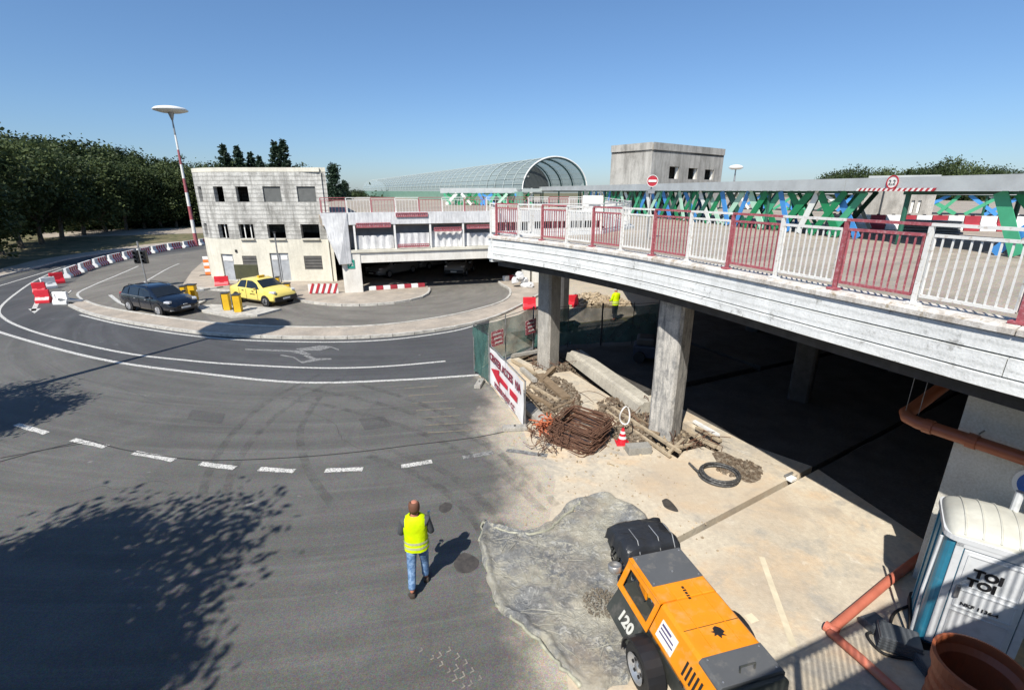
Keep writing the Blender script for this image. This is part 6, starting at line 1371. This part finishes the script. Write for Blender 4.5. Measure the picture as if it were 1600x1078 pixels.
MB().prism(rrect(1.08, 1.08, .16), .14, 2.02).build('cabin_shell', blue, wc, smooth=False)
MB().box((-.38, -.548, 1.1), (.09, .03, 1.84)).build('door_frame', cw, wc, bevel=.01); MB().box((.45, -.548, 1.1), (.09, .03, 1.84)).build('door_frame', cw, wc, bevel=.01); MB().box((.035, -.548, 1.99), (.92, .03, .09)).build('door_frame', cw, wc, bevel=.01)
dr = MB().box((.035, -.552, 1.03), (.72, .035, 1.8)).build('door', cw, wc, bevel=.012)
for z, h_ in ((1.62, .5), (1.13, .3), (.6, .6)): 
    for (x, zz, w_, hh) in ((.035, z+h_/2, .6, .02), (.035, z-h_/2, .6, .02), (-.265, z, .02, h_), (.335, z, .02, h_)): MB().box((x, -.575, zz), (w_, .016, hh)).build('door_rib', cw, dr)
text('TOI', .18, black_plastic, wc, Vector((-.02, -.585, 1.56)), (1, 0, 0), (0, 0, 1), 'lettering', .003, .009, 1.0, False)
text('TOI', .18, black_plastic, wc, Vector((-.06, -.585, 1.39)), (1, 0, 0), (0, 0, 1), 'lettering', .003, .009, 1.0, False)
text('NKF 1136-4', .08, black_plastic, wc, Vector((-.0, -.585, 1.03)), (1, 0, 0), (0, 0, 1), 'number_line', .002, .002, 1, False)['kind'] = 'stuff'
MB().box((-.27, -.6, 1.25), (.05, .05, .2)).build('door_handle', metal_grey, dr, bevel=.01)
for y in (-.3, 0, .3): MB().box((-.545, y, 1.1), (.025, .05, 1.8)).build('side_rib', blue, wc, bevel=.008)
MB().tube([(-.58, -.5, .2), (-.6, -.5, 1.0), (-.58, -.5, 2.0)], .02, 6).build('corner_rail', cw, wc)
MB().prism(rrect(1.14, 1.14, .16), 2.02, 2.10).build('roof_rim', cw, wc)
mb = MB(); n = 16; m_ = 20
for j in range(m_+1):
    y = -.55+1.1*j/m_
    for k in range(n+1): a = PI*k/n; e = max(0, 1-(abs(y)/.56)**2.2)**.6; mb.v.append((.555*math.cos(a)*(1-.12*(abs(y)/.55)**4), y, 2.1+.25*math.sin(a)**.8*e))
for j in range(m_):
    for k in range(n): q = j*(n+1)+k; mb.f.append((q, q+n+1, q+n+2, q+1))
mb.f.append(tuple(range(n+1))); mb.f.append(tuple(m_*(n+1)+k for k in range(n+1))[::-1]); mb.build('roof_dome', roofm, wc, smooth=True)
for xr in (-.36, -.18, 0, .18, .36):
    sa = math.sin(math.acos(xr/.555))**.8; MB().tube([(xr, y, 2.104+.25*sa*max(0, 1-(abs(y)/.56)**2.2)**.6) for y in [-.54+1.08*k/16 for k in range(17)]], .012, 5).build('roof_rib', roofm, wc)
MB().tube([(.2, .3, 2.2), (.2, .3, 2.62)], .05, 10).build('vent_pipe', cw, wc)
# pipes and other things at the lower right
pvc = mat('orange_brown_pvc', (.34, .10, .045), .4, vary=.1, c2=(.3, .1, .06), lo=.55, hi=.8)
def wallp(s, o, z): return rc+rd*s-rn*o+Vector((0, 0, z))
pp = [wallp(5, .2, 2.85), wallp(-.45, .2, 2.85), wallp(-.62, .14, 2.86), wallp(-.7, 0, 2.88), wallp(-.7, -.25, 2.9), wallp(-.7, -1.8, 3.2), wallp(-.7, -5, 3.4)]
t = thing('hanging_drain_pipe', 'orange brown drain pipe hanging under the deck and turning the wall corner', 'drain pipe', rc); MB().tube(pp, .1, 14).build('pipe', pvc, t, True, smooth=True)
for s in (-.3, .25, 1.6): MB().tube([wallp(s, .2, 2.85)-rd*.06, wallp(s, .2, 2.85)+rd*.06], .118, 14).build('collar', pvc, t, True, smooth=False)
MB().tube([wallp(.3, .2, 2.74), wallp(.3, .2, 3.0), wallp(.3, .02, 3.0)], .012, 5).build('bracket', metal_grey, t, True)
for s in (-.5, -.68): MB().tube([wallp(s, .1, 2.95), wallp(s, .1, 3.9)], .006, 4).build('hanger_wire', metal_grey, t, True)
ws = wallp(1.02, .015, 2.42); t = thing('round_wall_sign', 'round blue sign with white rim on the cream wall above the toilet', 'sign', ws)
Mw = Matrix((rd, Vector((0, 0, 1)), rd.cross(Vector((0, 0, 1))))).transposed().to_4x4()
if (Mw @ Vector((0, 0, 1))).dot(-rn) < 0: Mw = Mw @ Matrix.Rotation(PI, 4, 'X')
MB().lathe([(0, .012), (.27, .012), (.27, 0)], 32, M=Mw).build('rim', white, t); MB().lathe([(0, .02), (.215, .02), (.215, .01)], 32, M=Mw).build('disc', mat('sign_blue', (.01, .1, .42), .4), t)
MB().beam(-rn*.026-rd*.1, -rn*.026+rd*.1, .004, .06).build('arrow_shaft', white, t); 
for s in (-1, 1): MB().beam(-rn*.026-rd*.12, -rn*.026-rd*.02+Vector((0, 0, s*.09)), .05, .004, -rn).build('arrow_head', white, t)
g1 = [P(1440, 868, .07), P(1390, 906, .07), P(1345, 944, .07), P(1302, 980, .07)]
t = thing('ground_pipe', 'salmon orange plastic pipe bent in a sharp angle on the floor before the toilet', 'pipe', P(1300, 982)); spv = mat('salmon_pipe', (.55, .16, .10), .55, vary=.2, c2=(.42, .24, .17), lo=.55, hi=.8)
MB().tube(g1+[P(1296, 986, .07)], .07, 12).build('long_arm', spv, t, True, smooth=True)
MB().tube([P(1296, 986, .07), P(1345, 1028, .07), P(1400, 1078, .07), P(1450, 1125, .07)], .065, 12).build('short_arm', spv, t, True, smooth=True); MB().lathe([(.078, -.09), (.078, .09)], 14, P(1299, 983, .07), Matrix.Rotation(PI/2, 4, 'X') @ Matrix.Rotation(.6, 4, 'Y')).build('joint', spv, t, True)
pr_ = P(1532, 1090, .0); rc_ = P(1536, 1040, .96); rc_.z = 0; t = thing('pipe_ring', 'large open brown orange plastic shaft ring standing in the lower right corner', 'shaft ring', rc_)
drk = mat('shaft_orange', (.4, .11, .045), .45, vary=.12, c2=(.28, .09, .05), lo=.5, hi=.75)
MB().lathe([(.40, .0), (.43, .05), (.41, .1), (.43, .18), (.41, .24), (.43, .34), (.41, .4), (.43, .5), (.41, .56), (.43, .66), (.41, .72), (.47, .8), (.48, .95), (.445, .96), (.44, .82), (.385, .74), (.385, .0)], 40).build('ribbed_wall', drk, t, smooth=False)
MB().lathe([(0, .03), (.39, .03)], 24).build('bottom', soil, t)
# dark bits on the shaded floor near the toilet
t = thing('kick_scraps', 'grey plastic crates and folded sheets in the shade before the toilet', 'crates', P(1400, 1010))
for i, (x, y, w, d_, h_) in enumerate(((0, 0, .5, .35, .25), (.25, -.35, .4, .3, .18), (-.1, .35, .3, .22, .15))):
    MB().box((x, y, h_/2), (w, d_, h_), .4*i-.5).build('crate', mat('dull_grey_plastic', (.1, .11, .12), .5), t, bevel=.02)
    for q in range(4): MB().box((x, y, h_*(.2+.2*q)), (w+.02, d_+.02, .015), .4*i-.5).build('crate_rib', mat('dull_grey_plastic', (0, 0, 0)), t)
t = thing('folded_hose', 'dark hose snaking across the shaded floor below the toilet', 'hose', P(1360, 960)); MB().tube([q-P(1360, 960) for q in spline([P(1440, 940, .03), P(1400, 955, .03), P(1385, 985, .03), P(1355, 990, .03), P(1380, 1020, .03), P(1430, 1030, .03)], 6)], .022, 6).build('hose', black_rubber, t, smooth=True)

# machine: seams, latches, hinges, vents, dust
for y in (-.3,): MB().box((0, y, 1.2015), (.8, .006, .004)).build('hood_seam', black_plastic, cm)
for y in (-.62, -.1, .1, .9):
    x = fx_at(.79)-.006; MB().box((x, y, .775), (.02, .07, .035)).build('latch', black_plastic, cm, bevel=.004)
for y in (-.85, -.78, -.71, -.64, -.57): MB().beam((fx_at(.86)-.006, y, .86), (fx_at(1.04)-.006, y, 1.04), .03, .008, Vector((-.9, 0, .4))).build('vent_slot', black_plastic, cm)
for x, y in ((-.36, .48), (.36, .48), (-.36, .98), (.36, .98), (-.36, -.72), (.36, -.72), (-.36, -1.0), (.36, -1.0)): MB().lathe([(0, 0), (.011, 0), (.011, .006), (0, .008)], 8, (x, y, 1.21)).build('bolt', rim_mat, cm)
MB().tube([(.1, -.95, 1.2), (.1, -.95, 1.3), (-.1, -.95, 1.3), (-.1, -.95, 1.2)], .012, 6).build('lifting_handle', DK, cm)
# pale tread prints left by muddy wheels
tr_m = mat('dry_mud_print', (.27, .25, .21), .95, c2=(.14, .13, .12), lo=.45, hi=.6, scale=14)
tp = [(672, 1012), (690, 1024), (704, 1034), (716, 1044), (726, 1056), (738, 1068)]
rg = random.Random(4)
for (px, py) in tp:
    for dx_, dy_ in ((0, 0), (14, -8), (-12, 4)):
        if rg.random() < .25: continue
        a = P(px+dx_, py+dy_); ang = R(35)+rg.uniform(-.1, .1); d1 = Vector((math.cos(ang), math.sin(ang), 0)); d2 = Vector((math.cos(ang+1.5), math.sin(ang+1.5), 0)); L1 = rg.uniform(.05, .08)
        struct(MB().strip([a-d1*L1, a, a+d2*L1], .022, .008).build('tread_print', tr_m))
# asphalt repairs and cracks
pat = asphalt_mat('asphalt_patch', (.085, .083, .08), (.3, .28, .23), site=False)
for pts in ([(300, 640), (352, 646), (346, 662), (292, 655)], [(560, 655), (600, 650), (612, 666), (570, 672)]):
    struct(MB().sheet([P(*a) for a in pts], .005).build('asphalt_patch', pat))
crk = mat('crack', (.03, .03, .028), .9)
for pts in ([(120, 770), (160, 760), (190, 764), (240, 752), (262, 756)], [(470, 640), (520, 660), (540, 690), (590, 708)], [(60, 560), (120, 590), (180, 604), (250, 630)]):
    pp = spline([P(*a) for a in pts], 7); pp = [q+Vector((mn.noise(q*4)*.06, mn.noise(q*4+Vector((9, 0, 0)))*.06, 0)) for q in pp]
    struct(MB().strip(pp, .006, .0075).build('crack', crk))
# curved tyre marks swinging into the site
tyre = bpy.data.materials.new('tyre_mark'); tyre.use_nodes = True; nt = tyre.node_tree; b = nt.nodes['Principled BSDF']; b.inputs['Base Color'].default_value = (.05, .048, .045, 1); b.inputs['Roughness'].default_value = .7
nt.links.new(ramp(nt, noise(nt, 3, 6, .7), [(.4, .0), (.75, .34)]), b.inputs['Alpha'])
for pts in ([(440, 622), (540, 640), (640, 670), (720, 705), (790, 745), (850, 800)], [(470, 606), (570, 625), (670, 655), (750, 690), (815, 735), (870, 790)], [(560, 600), (650, 628), (730, 668), (790, 715), (820, 760)], [(310, 800), (330, 730), (370, 670), (430, 620), (500, 585)], [(345, 805), (365, 735), (405, 675), (465, 625), (530, 592)], [(520, 790), (480, 730), (470, 670), (500, 620)], [(600, 700), (690, 735), (760, 790), (800, 860)], [(575, 712), (665, 748), (735, 805), (775, 880)]):
    struct(MB().strip(spline([P(*a) for a in pts], 8), .2, .0095).build('tyre_mark', tyre))
# seams on the vehicles
for nm in ('estate_car', 'taxi'):
    o = bpy.data.objects[nm]; hw = .905 if nm == 'estate_car' else .875
    for s in (-1, 1):
        for x in ((-1.25, -.28, .78) if nm == 'estate_car' else (-.95, -.32, .68)): MB().box((x, s*hw, .62), (.012, .012, .62)).build('door_seam', black_plastic, o)
        for x in ((-.5, .5) if nm == 'estate_car' else (-.5, .4)): MB().box((x-.1, s*(hw+.01), .84), (.16, .03, .03)).build('door_handle', o.children[0].data.materials[0] if nm == 'taxi' else rim_mat, o)
# dark earth and splinters between banner and rebar pile
heap('site_debris', 'dark earth, splinters and rubble between the banner and the rebar pile', (1.35, 14.6, 0), .9, 1.9, .07, soil, 700, .12, 31)
heap('site_debris', 'dark rubble and stones along the trench before the near column', (3.3, 13.0, 0), .8, 1.6, .06, soil, 500, .11, 32)

# creases of the plastic sheet
cr_m = mat('sheet_crease', (.46, .45, .38), .3, c2=(.35, .34, .28), scale=9); crs = MB(); rg = random.Random(44)
inside = lambda q: sum(1 for i in range(len(ol)) if ((ol[i].y > q.y) != (ol[i-1].y > q.y)) and q.x < (ol[i-1].x-ol[i].x)*(q.y-ol[i].y)/(ol[i-1].y-ol[i].y)+ol[i].x) % 2 == 1
for i in range(60):
    q = cen+Vector((rg.uniform(-1.7, 1.7), rg.uniform(-1.9, 1.9), 0)); a = rg.uniform(0, PI); pts = []
    for k in range(rg.randint(6, 16)):
        if not inside(q): break
        pts.append(Vector((q.x, q.y, sheet_z(q, .5)+.006))); a += rg.gauss(0, .09); q = q+Vector((math.cos(a), math.sin(a), 0))*.06
    if len(pts) > 3: n_ = len(pts); crs.tube(pts, [.006*math.sin(PI*(k+.5)/n_)+.0008 for k in range(n_)], 3)
o = crs.build('crease', cr_m, bpy.data.objects['plastic_sheet'], smooth=True); o['kind'] = 'stuff'
